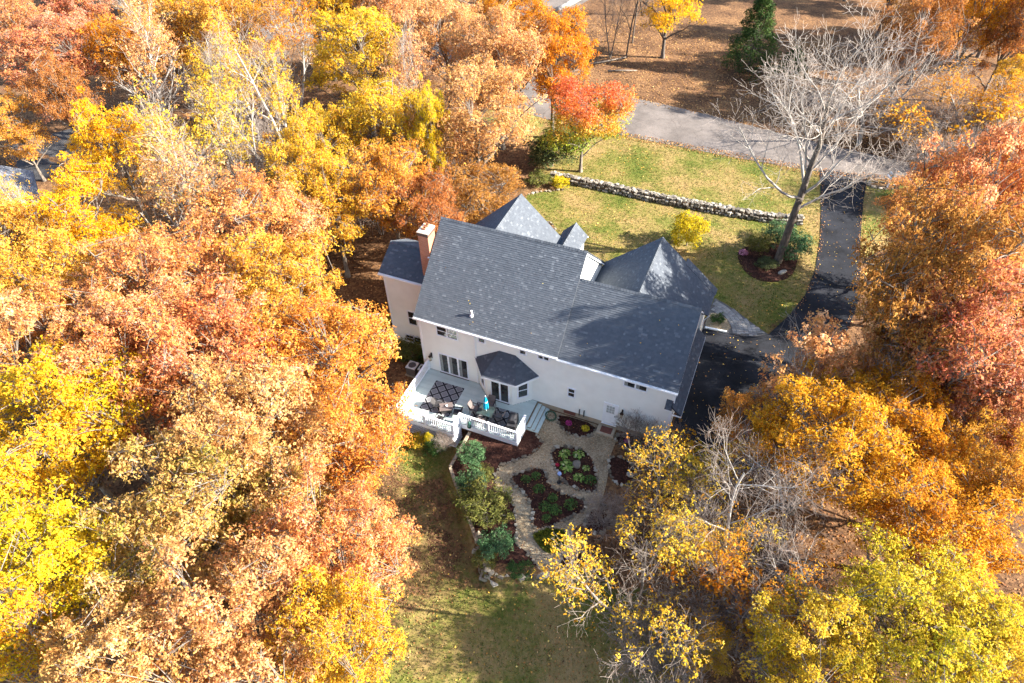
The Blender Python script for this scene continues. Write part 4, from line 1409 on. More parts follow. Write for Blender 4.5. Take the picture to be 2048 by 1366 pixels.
# green glazed hanging planter on the outside of the railing
fd = empty('hanging_feeder', (5.6, -4.0, 0.55), 0, 'dark green glazed bird feeder hung outside the white deck railing', 'bird feeder')
MB().lathe((5.6, -4.06, 0.55), [(0.05, 0.0), (0.15, 0.1), (0.17, 0.22), (0.1, 0.36), (0.06, 0.4)], 14).build('bowl', M['greenglaze'], fd, True)
MB().lathe((5.6, -4.06, 0.55), [(0.06, 0.4), (0.14, 0.5), (0.15, 0.58), (0.04, 0.72)], 14).build('dome', M['greenglaze'], fd, True)
MB().tube([(5.6, -4.06, 1.24), (5.6, -4.06, 1.5), (5.6, -3.9, 1.52)], 0.012, 6).build('hook', M['black'], fd)

# condensers beside the left corner of the house
def condenser(x, y, s, label):
    t = empty('air_conditioner', (x, y, -0.95), 0, label, 'air conditioner')
    MB().box(x - s / 2 - .08, x + s / 2 + .08, y - s / 2 - .08, y + s / 2 + .08, -1.0, -0.87).build('pad', M['concrete'], t)
    c = MB().box(x - s / 2, x + s / 2, y - s / 2, y + s / 2, -0.87, -0.06).build('cabinet', M['acfan'], t, bevel=0.03)
    mb = MB()
    n = 24
    vs, fs = [], []
    for k in range(n):
        a = 2 * math.pi * k / n
        sq = 1 / max(abs(math.cos(a)), abs(math.sin(a)))
        vs += [(x + .5 * s * sq * math.cos(a), y + .5 * s * sq * math.sin(a), -0.05), (x + .38 * s * math.cos(a), y + .38 * s * math.sin(a), -0.03),
               (x + .38 * s * math.cos(a), y + .38 * s * math.sin(a), -0.1), (x + .5 * s * sq * math.cos(a), y + .5 * s * sq * math.sin(a), -0.12)]
    for k in range(n):
        a, b = k * 4, ((k + 1) % n) * 4
        fs += [(a, b, b + 1, a + 1), (a + 1, b + 1, b + 2, a + 2), (a + 3, b + 3, b, a)]
    mb.add(vs, fs).build('top_panel', M['acgrey'], t)
    for rr in (0.12, 0.2, 0.28, 0.35):
        MB().tube([(x + rr * s * math.cos(2 * math.pi * k / 16), y + rr * s * math.sin(2 * math.pi * k / 16), -0.05) for k in range(17)], 0.008, 4).build('guard_ring', M['acfan'], t)
    MB().lathe((x, y, -0.07), [(0.1 * s, 0), (0.1 * s, 0.03)], 10).build('fan_hub', M['acfan'], t)
condenser(-1.3, 0.2, 0.8, 'larger air conditioning condenser with pale square top beside the chimney wall')
condenser(-0.42, 0.25, 0.62, 'smaller air conditioning condenser tucked against the deck railing')
# coiled garden hose
hp = []
for k in range(5 * 14):
    a = 2 * math.pi * k / 14
    rr = 0.42 - 0.03 * math.sin(k * 0.9) - 0.035 * (k // 14 % 3)
    hp.append((rr * math.cos(a), rr * math.sin(a), 0.03 + 0.028 * (k // 14)))
hs_ = link('garden_hose', MB().tube(hp, 0.017, 5).mesh('garden_hose', M['greenhose'], True), None, (10.35, -0.6, 0.012))
tag(hs_, 'coiled green garden hose on the gravel at the foot of the deck steps', 'hose')
# stone step at the back door
stp = empty('door_step', (14.4, -0.4, 0), 0, 'low stone step with a dark mat at the white back door', 'step')
MB().box(13.75, 15.0, -0.85, 0.02, -0.03, 0.2).build('slab', M['stoop'], stp, bevel=0.02)
MB().box(14.0, 14.8, -0.7, -0.15, 0.2, 0.215).build('mat', M['redbrownwood'], stp)

# ------------------------------------------------------------------ stones
def stone_mesh(seed, flat=0.7):
    r_ = random.Random(seed)
    import bmesh
    bm = bmesh.new()
    for sx in (-1, 1):
        for sy in (-1, 1):
            for sz in (-1, 1):
                bm.verts.new((sx * (0.36 + r_.random() * .14), sy * (0.34 + r_.random() * .16), sz * (0.34 + r_.random() * .16)))
    for k in range(7):
        v = Vector((r_.gauss(0, 1), r_.gauss(0, 1), r_.gauss(0, 1))).normalized() * (0.5 + r_.random() * .08)
        bm.verts.new(v)
    bmesh.ops.convex_hull(bm, input=bm.verts)
    loose = [v for v in bm.verts if not v.link_faces]
    if loose: bmesh.ops.delete(bm, geom=loose, context='VERTS')
    me = bpy.data.meshes.new('stone')
    bm.to_mesh(me)
    bm.free()
    return me
STONES_E, STONES_W = [], []
for k in range(6):
    me = stone_mesh(k); me.materials.append(M['edgestone']); STONES_E.append(me)
for k in range(7):
    me = stone_mesh(40 + k); me.materials.append(M['stone']); STONES_W.append(me)

def put_stone(me, parent, loc, size, rz=None, tilt=0.25, name='stone'):
    o = bpy.data.objects.new(name, me)
    COL.objects.link(o)
    o.parent = parent
    o.location = Vector(loc) - root_loc(parent)
    o.scale = size
    o.rotation_euler = (RNG.uniform(-tilt, tilt), RNG.uniform(-tilt, tilt), RNG.uniform(0, 6.28) if rz is None else rz)
    return o

def edge_stones(poly, parent, step=0.22, size=0.18, closed=True, skip=0.08, zoff=0.04, base=None):
    n = len(poly)
    acc = 0.0
    for i in range(n if closed else n - 1):
        a, b = Vector((*poly[i], 0)), Vector((*poly[(i + 1) % n], 0))
        L = (b - a).length
        while acc < L:
            p = a + (b - a) * (acc / L)
            s = size * RNG.uniform(0.5, 1.55)
            acc += step * RNG.uniform(0.75, 1.25)
            if RNG.random() < skip: continue
            x, y_ = p.x + RNG.uniform(-.05, .05), p.y + RNG.uniform(-.05, .05)
            z = tz(x, y_) if base is None else base
            put_stone(RNG.choice(STONES_E), parent, (x, y_, z + zoff), (s * RNG.uniform(.9, 1.5), s, s * RNG.uniform(.5, .8)))
        acc -= L

# field-stone wall in the front garden
wall_pts = smooth_poly([(-0.6, 28.9), (3.5, 29.0), (8, 28.9), (13, 28.9), (18, 29.15), (22, 29.5), (24.3, 30.25)], 2, False)
SWL = empty('stone_wall', (11, 29, 0), 0, 'dry fieldstone wall crossing the front lawn', 'stone wall')
seglen = [0.0]
for i in range(1, len(wall_pts)):
    seglen.append(seglen[-1] + math.dist(wall_pts[i - 1], wall_pts[i]))
def wall_at(s):
    s = max(0, min(seglen[-1] - 1e-6, s))
    for i in range(1, len(wall_pts)):
        if s <= seglen[i]:
            t = (s - seglen[i - 1]) / (seglen[i] - seglen[i - 1])
            a, b = wall_pts[i - 1], wall_pts[i]
            d = Vector((b[0] - a[0], b[1] - a[1])).normalized()
            return Vector((a[0] + (b[0] - a[0]) * t, a[1] + (b[1] - a[1]) * t)), d
WL = seglen[-1]
core = MB()
ring = [wall_at(WL * k / 40) for k in range(41)]
for k in range(40):
    (p, d), (q, e) = ring[k], ring[k + 1]
    n1, n2 = Vector((-d.y, d.x)), Vector((-e.y, e.x))
    vs = []
    for c, nn_ in ((p, n1), (q, n2)):
        for off, z in ((-.36, -.05), (.36, -.05), (.3, .56), (-.3, .56)):
            vs.append((c.x + nn_.x * off, c.y + nn_.y * off, z))
    core.add(vs, [(0, 4, 5, 1), (1, 5, 6, 2), (2, 6, 7, 3), (3, 7, 4, 0)] + ([(0, 1, 2, 3)] if k == 0 else []) + ([(7, 6, 5, 4)] if k == 39 else []))
core.build('rubble_core', M['bare_soil'], SWL)
cnt = 0
for row, (off, z, n_) in enumerate(((-.17, .62, 76), (.17, .62, 72), (-.35, .38, 76), (-.39, .13, 74))):
    for k in range(n_):
        p, d = wall_at(WL * (k + RNG.uniform(.2, .8)) / n_)
        nn_ = Vector((-d.y, d.x))
        q = p + nn_ * (off + RNG.uniform(-.06, .06))
        w = WL / n_ * RNG.uniform(.75, 1.35)
        put_stone(RNG.choice(STONES_W), SWL, (q.x, q.y, z + RNG.uniform(-.05, .07)), (w * .92, RNG.uniform(.26, .42), RNG.uniform(.15, .3)), math.atan2(d.y, d.x) + RNG.uniform(-.4, .4), 0.25)
rest = MB()
for row, (off, z, n_) in enumerate(((.37, .4, 70), (.41, .13, 70), (0, .58, 60))):
    for k in range(n_):
        p, d = wall_at(WL * (k + RNG.uniform(.2, .8)) / n_)
        nn_ = Vector((-d.y, d.x))
        q = p + nn_ * (off + RNG.uniform(-.05, .05))
        me = RNG.choice(STONES_W)
        Mx = Matrix.Translation((q.x, q.y, z)) @ Matrix.Rotation(RNG.uniform(0, 6), 4, 'Z') @ Matrix.Diagonal((RNG.uniform(.3, .5), RNG.uniform(.3, .4), RNG.uniform(.2, .32), 1))
        rest.add([Mx @ v.co for v in me.vertices], [tuple(p_.vertices) for p_ in me.polygons])
rest.build('packing_stones', attr_mat('wall_packing_stone', [(0, (0.09, 0.075, 0.058)), (0.5, (0.2, 0.175, 0.14)), (1, (0.38, 0.35, 0.31))], noise=0.3), SWL, kind='stuff')

# ------------------------------------------------------------------ rear garden: path and beds
PATH = smooth_poly([(9.2, -0.06), (10.8, -0.06), (15.2, -0.06), (15.3, -1.5), (15.25, -2.2), (15.55, -3.6), (15.75, -5.2), (15.75, -6.4), (15.4, -7.4), (14.7, -8.4), (15.0, -9.2), (15.1, -10.0), (14.75, -11.2), (14.15, -11.95), (13.6, -11.6), (12.75, -11.1), (12.0, -10.75), (11.5, -10.1),
        (11.2, -9.1), (10.7, -8.2), (10.1, -7.75), (9.0, -7.5), (8.55, -6.6), (8.7, -5.7), (9.5, -4.95), (10.5, -4.0), (10.7, -2.9), (9.8, -2.1), (9.2, -2.0)], 1)
patch('garden_path', PATH, 0.006, M['gravel'], 0.5, label='beige gravel path winding between the rear garden beds', cat='path')
def bed(poly, label, stones=True, mound=0.08, step=0.23, size=0.17, smooth=1, mat='mulch', skip=0.1, off=0.014, path=None):
    poly = smooth_poly(poly, smooth) if smooth else poly
    o = patch('garden_bed', poly, off, M[mat], 0.3, mound, label=label, cat='garden bed')
    if stones:
        edge_stones(path or poly, o, step, size, closed=path is None, skip=skip)
    return o
bed([(11.44, -3.06), (11.57, -3.89), (12.11, -4.65), (12.66, -4.96), (13.15, -5.5), (14.21, -5.6), (15.2, -5.5), (15.13, -4.58), (14.62, -3.53), (14.03, -2.79), (13.4, -2.49), (12.61, -2.53)],
    'round mulch bed with variegated plants and a boulder inside the loop of the path')
bed([(9.64, -6.28), (10.33, -5.58), (10.92, -5.02), (11.64, -5.05), (11.99, -5.64), (12.71, -6.2), (13.8, -6.2), (14.89, -6.19), (14.97, -6.94), (14.12, -7.86), (13.31, -8.84), (12.37, -9.41), (11.89, -8.09), (10.94, -7.09), (9.97, -6.87)],
    'long mulch bed of small green plants on the inside bend of the path', step=0.21)
bed([(10.87, -0.12), (10.87, -0.73), (11.34, -1.25), (12.0, -1.57), (12.91, -1.55), (13.5, -1.14), (13.68, -0.12)], 'half round mulch bed with flowers against the garage wall by the back door', path=[(10.87, -0.3), (10.87, -0.73), (11.34, -1.25), (12.0, -1.57), (12.91, -1.55), (13.5, -1.14), (13.68, -0.3)])
bed([(5.62, -4.1), (5.65, -7.15), (6.4, -7.95), (7.5, -9.1), (8.7, -10.45), (9.6, -11.45), (10.9, -12.35), (12.69, -11.86), (13.52, -11.52), (12.84, -11.02), (11.89, -10.7), (11.17, -9.15), (10.33, -7.74), (9.06, -7.45), (8.6, -6.6), (8.64, -5.84), (9.49, -4.9), (10.12, -4.37), (10.69, -3.02), (9.83, -2.35), (9.2, -2.4), (9.1, -3.6), (5.7, -3.7)],
    'long curving mulch bed between the deck, the timber edging and the path', smooth=0,
    path=[(13.52, -11.52), (12.84, -11.02), (11.89, -10.7), (11.17, -9.15), (10.33, -7.74), (9.06, -7.45), (8.6, -6.6), (8.64, -5.84), (9.49, -4.9), (10.12, -4.37), (10.69, -3.02), (9.95, -2.5)])
bed([(15.1, -9.59), (16.0, -9.7), (16.4, -10.6), (15.22, -11.2), (14.75, -11.1), (14.6, -10.6)], 'mulch bed on the birch side of the path end')
bed([(15.2, -2.5), (15.67, -2.13), (16.56, -2.21), (17.3, -3.0), (17.1, -4.1), (16.26, -4.3), (15.61, -3.66)], 'small mulch bed under the yellow birch twigs')
bed([(15.2, -0.12), (15.2, -0.9), (16.2, -1.35), (17.6, -1.2), (18.25, -0.7), (18.25, -0.12)], 'mulch bed under the garage wall between the back door and the corner', path=[(15.2, -0.4), (15.2, -0.9), (16.2, -1.35), (17.6, -1.2)])
bed([(15.2, -6.7), (16.2, -6.4), (17.0, -7.2), (16.3, -8.2), (15.3, -8.2)], 'mulch bed beside the white rock under bare twigs')
# low grassy mound at the end of the path
gm = patch('grass_mound', smooth_poly([(12.45, -9.76), (13.27, -8.95), (14.26, -8.74), (14.94, -9.28), (14.62, -10.21), (13.81, -10.62), (13.02, -10.24)], 2), 0.012, plain('mossy_grass', (0.09, 0.095, 0.014), 1.0, 0.35, 3, 0.8, 20), 0.25, 0.2, label='mossy yellow green grass mound inside the path end', cat='grass mound')
# timber edging that holds the garden above the lawn
TB = [(5.6, -4.05), (5.6, -7.2), (6.33, -8.0), (7.48, -9.15), (8.68, -10.5), (9.58, -11.5)]
te = empty('timber_edging', (7, -8, -0.95), 0, 'weathered timber retaining edge between the garden bed and lower lawn', 'retaining wall')
for i in range(len(TB) - 1):
    for k in range(6):
        a, b = Vector((*TB[i], 0)), Vector((*TB[i + 1], 0))
        e = (b - a).normalized() * 0.02
        z = -0.88 + k * 0.185
        MB().bar(a + e + Vector((0, 0, z)), b - e + Vector((0, 0, z)), 0.19, 0.178).build('timber', M['timber'], te)
# stones where the bed runs down to the lawn
es = empty('stone_edging', (10.8, -12.6, -0.5), 0, 'rough stone edging where the garden bed meets the lower lawn', 'stone edging')
for rr, zz in ((0, -.72), (-.12, -.4), (-.22, -.08)):
    pl = [(9.55 - rr, -11.65 - rr * .3), (10.15 - rr, -12.45 - rr), (10.7 - rr, -13.1 - rr), (11.6, -13.25 - rr), (13.0, -12.75 - rr), (14.2, -12.1 - rr)]
    edge_stones(pl, es, 0.34, 0.34, False, 0.1, 0, zz)

# front garden: round bed under the bare tree, mailbox bed, small bed
bed([(19.42, 23.77), (19.57, 22.45), (20.54, 20.72), (21.69, 20.03), (23.0, 20.17), (24.18, 21.26), (24.6, 22.78), (24.6, 25.5), (23.3, 26.3), (20.89, 25.47)], 'round mulch bed at the foot of the tall bare tree', False, 0.1, smooth=2)
bed([(29.8, 38.8), (29.95, 40.1), (32.3, 40.4), (32.55, 39.3)], 'leaf covered mulch bed around the mailbox', True, 0.06, 0.4, 0.2, mat='bare_soil')
bed([(1.2, 20.9), (1.5, 20.2), (2.6, 19.9), (3.1, 20.6), (2.4, 21.4), (1.6, 21.5)], 'small round stone edged bed on the front lawn', True, 0.06, 0.28, 0.2, mat='bare_soil')
bed([(-3.2, 26.5), (-1.5, 27.6), (1.5, 28.2), (1.2, 27.2), (-0.8, 26.0), (-2.4, 24.5)], 'leaf covered bed at the wooded end of the fieldstone wall', True, 0.08, 0.4, 0.25, mat='bare_soil', path=[(1.3, 27.3), (-0.8, 26.0), (-2.4, 24.5)])
# paver walk
PV = [(18.75, 16.4), (19.72, 15.97), (20.78, 15.39), (21.85, 14.63), (22.88, 13.98), (23.5, 13.62), (22.51, 12.92), (21.63, 12.67), (20.72, 12.62), (19.68, 12.52), (18.55, 12.35)]
wk = patch('paver_walk', PV, 0.02, M['joint'], 0.5, label='grey paver walk curving from the driveway to the front of the garage gable', cat='walk')
IB = [(18.7, 14.45), (19.5, 14.6), (20.3, 14.05), (20.75, 13.0), (19.6, 12.55), (18.6, 12.5)]
pav = MB().box(-.15, .15, -.15, .15, 0, 0.04).mesh('paver', M['paver'])
P_np = np.array(PV)
cnt = 0
# rows of pavers follow the curve of the walk: arcs about the point where it meets the garage
ccx, ccy = 17.6, 12.0
rr = 1.6
while rr < 6.6:
    n_ = int(rr * 1.9 / 0.315)
    for k in range(n_):
        a = R(2) + (R(84)) * (k + (0.5 if int(rr * 10) % 2 else 0)) / n_
        x, y_ = ccx + rr * math.cos(a), ccy + rr * math.sin(a)
        inside = poly_sd(PV, np.array([x]), np.array([y_]))[0]
        inb = poly_sd(IB, np.array([x]), np.array([y_]))[0]
        if inside > 0.14 and inb < -0.1 and cnt < 300:
            o = link('paver', pav, wk, (x, y_, 0.015))
            o.rotation_euler = (0, 0, a)
            o.scale = (1, rr * R(84) / n_ / 0.315 * 0.97, RNG.uniform(.9, 1.1))
            cnt += 1
    rr += 0.315
bed(IB, 'small gravel planting pocket inside the paver walk', False, 0.05, mat='gravel', off=0.03)
MB().bar((18.7, 12.42, 0.14), (20.4, 12.55, 0.14), 0.12, 0.14).build('kerb_stone', M['white'], wk)

# mailbox
mbx = empty('mailbox', (31.56, 39.5, 0.05), 0, 'white mailbox on a pale post where the driveway meets the road', 'mailbox')
MB().box(31.49, 31.63, 39.43, 39.57, -0.1, 1.25).build('post', M['vinyl'], mbx, bevel=0.01)
MB().bar((31.56, 39.5, 1.0), (31.3, 40.2, 1.0), 0.1, 0.1).build('arm', M['vinyl'], mbx)
mb = MB()
pr_ = [(-.12, 0), (.12, 0), (.12, .16), (.085, .245), (0, .28), (-.085, .245), (-.12, .16)]
d = Vector((-.35, .94, 0)).normalized(); sde = Vector((d.y, -d.x, 0))
o_ = Vector((31.6, 39.42, 1.26))
mb.extr([o_ + sde * a + Vector((0, 0, b)) for a, b in pr_], d * 0.58).build('box', M['metalgrey'], mbx)
MB().extr([o_ + d * .582 + sde * a + Vector((0, 0, b)) for a, b in pr_], d * 0.012).build('door', M['white'], mbx)
MB().box(31.72, 31.735, 39.6, 39.75, 1.4, 1.55).build('flag', M['terracotta'], mbx)

# gazing globe on a stand
gg = empty('gazing_globe', (12.75, -5.55, 0.01), 0, 'blue gazing globe on a dark stand beside the path', 'garden ornament')
MB().lathe((12.75, -5.55, 0), [(0.16, 0), (0.14, 0.04), (0.04, 0.1), (0.035, 0.75), (0.1, 0.86)], 12).build('stand', M['black'], gg, True)
MB().lathe((12.75, -5.55, 1.0), [(0.03, -.145), (.1, -.11), (.15, 0), (.11, .1), (.02, .15)], 16).build('globe', M['globe'], gg, True)
# boulders and pot
def boulder(loc, s, label):
    me = stone_mesh(hash(loc) % 99); me.materials.append(M['stone'])
    o = link('boulder', me, None, loc); o.scale = s; o.rotation_euler = (.1, .15, RNG.uniform(0, 6))
    md = o.modifiers.new('round', 'SUBSURF'); md.levels = md.render_levels = 2
    return tag(o, label, 'boulder')
boulder((13.38, -3.87, 0.2), (0.75, 0.6, 0.42), 'pale boulder among the plants of the round bed')
boulder((16.0, -6.3, 0.15), (0.5, 0.45, 0.4), 'white rock beside the gravel path')
boulder((23.5, 21.7, 0.2), (0.9, 0.4, 0.3), 'flat grey rock below the tall bare tree')
boulder((16.9, -3.3, 0.15), (0.5, 0.5, 0.3), 'round cream rock under the yellow birch')
pot = empty('planter_box', (9.5, -11.1, 0.05), R(30), 'small wooden box with a stone ornament at the end of the timber edging', 'planter')
MB().box(9.3, 9.72, -11.25, -10.95, 0.06, 0.3).build('box', M['timber'], pot)
MB().lathe((9.5, -11.1, 0.3), [(.12, 0), (.14, .12), (.06, .22), (.08, .3), (.02, .36)], 10).build('ornament', M['stoop'], pot, True)

# hoop, neighbour's house, log
hp_ = empty('basketball_hoop', (-59.2, 12.6, 0), 0, 'basketball hoop with white backboard beside the asphalt court', 'basketball hoop')
MB().tube([(-59.9, 12.3, -0.2), (-59.9, 12.3, 2.6), (-59.3, 12.7, 3.3)], 0.07, 8).build('pole', M['black'], hp_)
u = Vector((.45, -.89, 0)); n = Vector((.89, .45, 0))
c = Vector((-59.2, 12.75, 3.2))
MB().extr([c - u * .9 + Vector((0, 0, -.5)), c + u * .9 + Vector((0, 0, -.5)), c + u * .9 + Vector((0, 0, .6)), c - u * .9 + Vector((0, 0, .6))], n * 0.05).build('backboard', M['glassgrey'], hp_)
fb = MB()
for a, b in (((-.9, -.5), (.9, -.5)), ((.9, -.5), (.9, .6)), ((.9, .6), (-.9, .6)), ((-.9, .6), (-.9, -.5)), ((-.3, -.3), (.3, -.3)), ((.3, -.3), (.3, .15)), ((.3, .15), (-.3, .15)), ((-.3, .15), (-.3, -.3))):
    fb.bar(c + u * a[0] + Vector((0, 0, a[1])) + n * .055, c + u * b[0] + Vector((0, 0, b[1])) + n * .055, 0.09, 0.03)
fb.build('board_frame', M['netwhite'], hp_)
MB().tube([c + n * (.3 + .23 * math.cos(t)) + u * (.23 * math.sin(t)) + Vector((0, 0, -.35)) for t in [2 * math.pi * k / 14 for k in range(15)]], 0.02, 5).build('rim', M['terracotta'], hp_)

NH = empty('neighbour_house', (-42, -3, -0.95), 0, 'neighbouring white house with a pale grey roof behind the golden maple', 'house')
nm = Matrix.Translation((-41.5, -2.0, 0)) @ Matrix.Rotation(R(-35), 4, 'Z')
def nt_(x, y, z): return nm @ Vector((x, y, z))
MB().extr([nt_(-7, -4, -1.2), nt_(-7, 4, -1.2), nt_(-7, 4, 4.2), nt_(-7, 0, 6.6), nt_(-7, -4, 4.2)], nm.to_3x3() @ Vector((14, 0, 0))).build('wall', M['white'], NH)
PALE = attr_mat('pale_grey_shingles', [(0, (0.1, 0.105, 0.12)), (1, (0.17, 0.18, 0.2))], rough=0.9, noise=0.2)
for s in (-1, 1):
    rf = MB().extr([nt_(-7.3, s * 4.4, 4.08), nt_(7.3, s * 4.4, 4.08), nt_(7.3, 0, 6.8), nt_(-7.3, 0, 6.8)], (0, 0, 0.12)).build('roof', M['roofdeck'], NH)
    mb = MB()
    for r_ in range(26):
        t0, t1 = r_ / 26, (r_ + 1) / 26
        x = -7.3
        while x < 7.3:
            w = RNG.uniform(.5, 1.0)
            x2 = min(7.3, x + w)
            ya, yb, za, zb = s * 4.4 * (1 - t0), s * 4.4 * (1 - t1), 4.2 + 2.72 * t0, 4.2 + 2.72 * t1
            mb.add([nt_(x, ya, za + .035), nt_(x2, ya, za + .035), nt_(x2, yb, zb + .012), nt_(x, yb, zb + .012), nt_(x, ya, za), nt_(x2, ya, za)], [(0, 1, 2, 3), (4, 5, 1, 0)])
            x = x2
    mb.build('shingles', PALE, rf, kind='stuff')
for k in range(3):
    p = nt_(-4.5 + 4 * k, -4.0, 1.2)
    un_, nn2 = nm.to_3x3() @ Vector((1, 0, 0)), nm.to_3x3() @ Vector((0, -1, 0))
    T = frame_T(p, un_, nn2)
    mb = MB(); tbox(mb, T, 0, 1.1, 0, 1.5, 0.001, 0.05)
    w_ = mb.build('window', M['vinyl'], NH)
    mb = MB(); tbox(mb, T, .1, 1.0, .1, 1.4, 0.05, 0.055); mb.build('pane', M['glass'], w_)
lg = link('felled_log', MB().tube([(0, 0, 0), (0.8, 2.6, 0.1), (1.6, 6, 0.0)], [0.45, 0.4, 0.32], 10).mesh('felled_log', M['bark_pale'], True), None, (-15.6, 72.6, 0.45))
tag(lg, 'pale felled log lying beside the far driveway', 'log')
for i, (a, b, lab) in enumerate((((-5.5, 56.5), (-1.5, 60.5), 'long dead branch lying among the tree stems across the road'), ((-2.5, 55.5), (1.0, 57.0), 'short dead branch lying near the far road edge'))):
    d_ = Vector((b[0] - a[0], b[1] - a[1], 0))
    o = link('fallen_branch', MB().tube([(0, 0, .12), d_ * .5 + Vector((.3, 0, .2)), d_ + Vector((0, 0, .12))], [.13, .1, .05], 6).mesh('fallen_branch', M['bark'], True), None, (a[0], a[1], 0))
    tag(o, lab, 'branch')

# ------------------------------------------------------------------ vegetation
def unit(a):
    return a / np.maximum(1e-9, np.linalg.norm(a, axis=-1, keepdims=True))

def leaf_mesh(name, pos, nrm, size, rnd, clump, mat, aspect=0.62, rng=None, turn=None, direc=None):
    """one folded four-point leaf per row"""
    n = len(pos)
    rng = rng or NPR
    nrm = unit(nrm)
    t = rng.normal(size=(n, 3)) if direc is None else direc
    t = unit(t - nrm * (t * nrm).sum(1, keepdims=True))
    b = np.cross(nrm, t)
    s = size[:, None]
    fold = nrm * s * 0.13
    v = np.empty((n, 4, 3), np.float32)
    v[:, 0] = pos - t * s * 0.5
    v[:, 1] = pos + b * s * aspect * 0.5 + fold
    v[:, 2] = pos + t * s * 0.5
    v[:, 3] = pos - b * s * aspect * 0.5 + fold
    me = np_mesh(name, v.reshape(-1, 3), np.arange(n * 4, dtype=np.int32).reshape(n, 4))
    for nm, arr in (('rnd', rnd), ('clump', clump)) + ((('turn', turn),) if turn is not None else ()):
        at = me.attributes.new(nm, 'FLOAT', 'FACE')
        at.data.foreach_set('value', np.ascontiguousarray(arr, dtype=np.float32))
    me.materials.append(mat)
    return me

def cloud(rng, centres, rad, nper, size, flat=0.7, up=0.45, hollow=0.45, star=4):
    """whorls of a few leaves spread on the upper shells of many clumps"""
    k = len(centres)
    ns = max(1, int(round(nper / star)))
    idx = np.repeat(np.arange(k), ns)
    n = len(idx)
    d = rng.normal(size=(n, 3))
    d[:, 2] += 0.25
    d = unit(d)
    rr = hollow + (1 - hollow) * rng.random(n) ** 0.7
    rr = np.where(rng.random(n) < 0.1, rr * 1.32, rr)
    cen = centres[idx] + d * (rr * rad[idx])[:, None] * np.array([1, 1, flat])
    axis = unit(d * 0.75 + np.array([0, 0, up]) + rng.normal(size=(n, 3)) * 0.5)
    tone = rng.random(n)
    j = np.repeat(np.arange(n), star)
    m = len(j)
    ax = axis[j]
    t = rng.normal(size=(m, 3))
    t = unit(t - ax * (t * ax).sum(1, keepdims=True))
    sz = size * rng.uniform(0.4, 1.5, m)
    dr = unit(t + ax * rng.uniform(-0.25, 0.6, m)[:, None])
    pos = cen[j] + dr * sz[:, None] * 0.55
    nrm = ax + rng.normal(size=(m, 3)) * 0.42
    rnd = np.clip(0.6 * tone[j] + 0.4 * rng.random(m), 0, 1)
    return pos, nrm, sz, rnd, rng.random(k)[idx][j], dr

def tubes_np(groups, name, mat, sides):
    """groups: list of (points (P,3), radii (P,)); grouped by length and built at once"""
    by = {}
    for pts, rad in groups:
        by.setdefault(len(pts), []).append((pts, rad))
    V, F, base = [], [], 0
    for P, lst in by.items():
        A = np.array([g[0] for g in lst], float)
        Rr = np.array([g[1] for g in lst], float)
        B = len(A)
        d = np.empty_like(A)
        d[:, 1:-1] = A[:, 2:] - A[:, :-2]
        d[:, 0] = A[:, 1] - A[:, 0]
        d[:, -1] = A[:, -1] - A[:, -2]
        d = unit(d)
        ref = np.array([0.31, 0.17, 0.05])
        s = unit(np.cross(d, ref))
        u = np.cross(s, d)
        th = 2 * np.pi * np.arange(sides) / sides
        ring = A[:, :, None, :] + Rr[:, :, None, None] * (s[:, :, None, :] * np.cos(th)[None, None, :, None] + u[:, :, None, :] * np.sin(th)[None, None, :, None])
        V.append(ring.reshape(-1, 3))
        idx = base + np.arange(B * P * sides).reshape(B, P, sides)
        a = idx[:, :-1, :]
        b = idx[:, 1:, :]
        q = np.stack([a, np.roll(a, -1, 2), np.roll(b, -1, 2), b], -1).reshape(-1, 4)
        F.append(q)
        base += B * P * sides
    me = np_mesh(name, np.concatenate(V), np.concatenate(F))
    me.materials.append(mat)
    me.shade_smooth()
    return me

def qcurve(a, c, b, n):
    t = np.linspace(0, 1, n)[:, None]
    return (1 - t) ** 2 * a + 2 * t * (1 - t) * c + t ** 2 * b

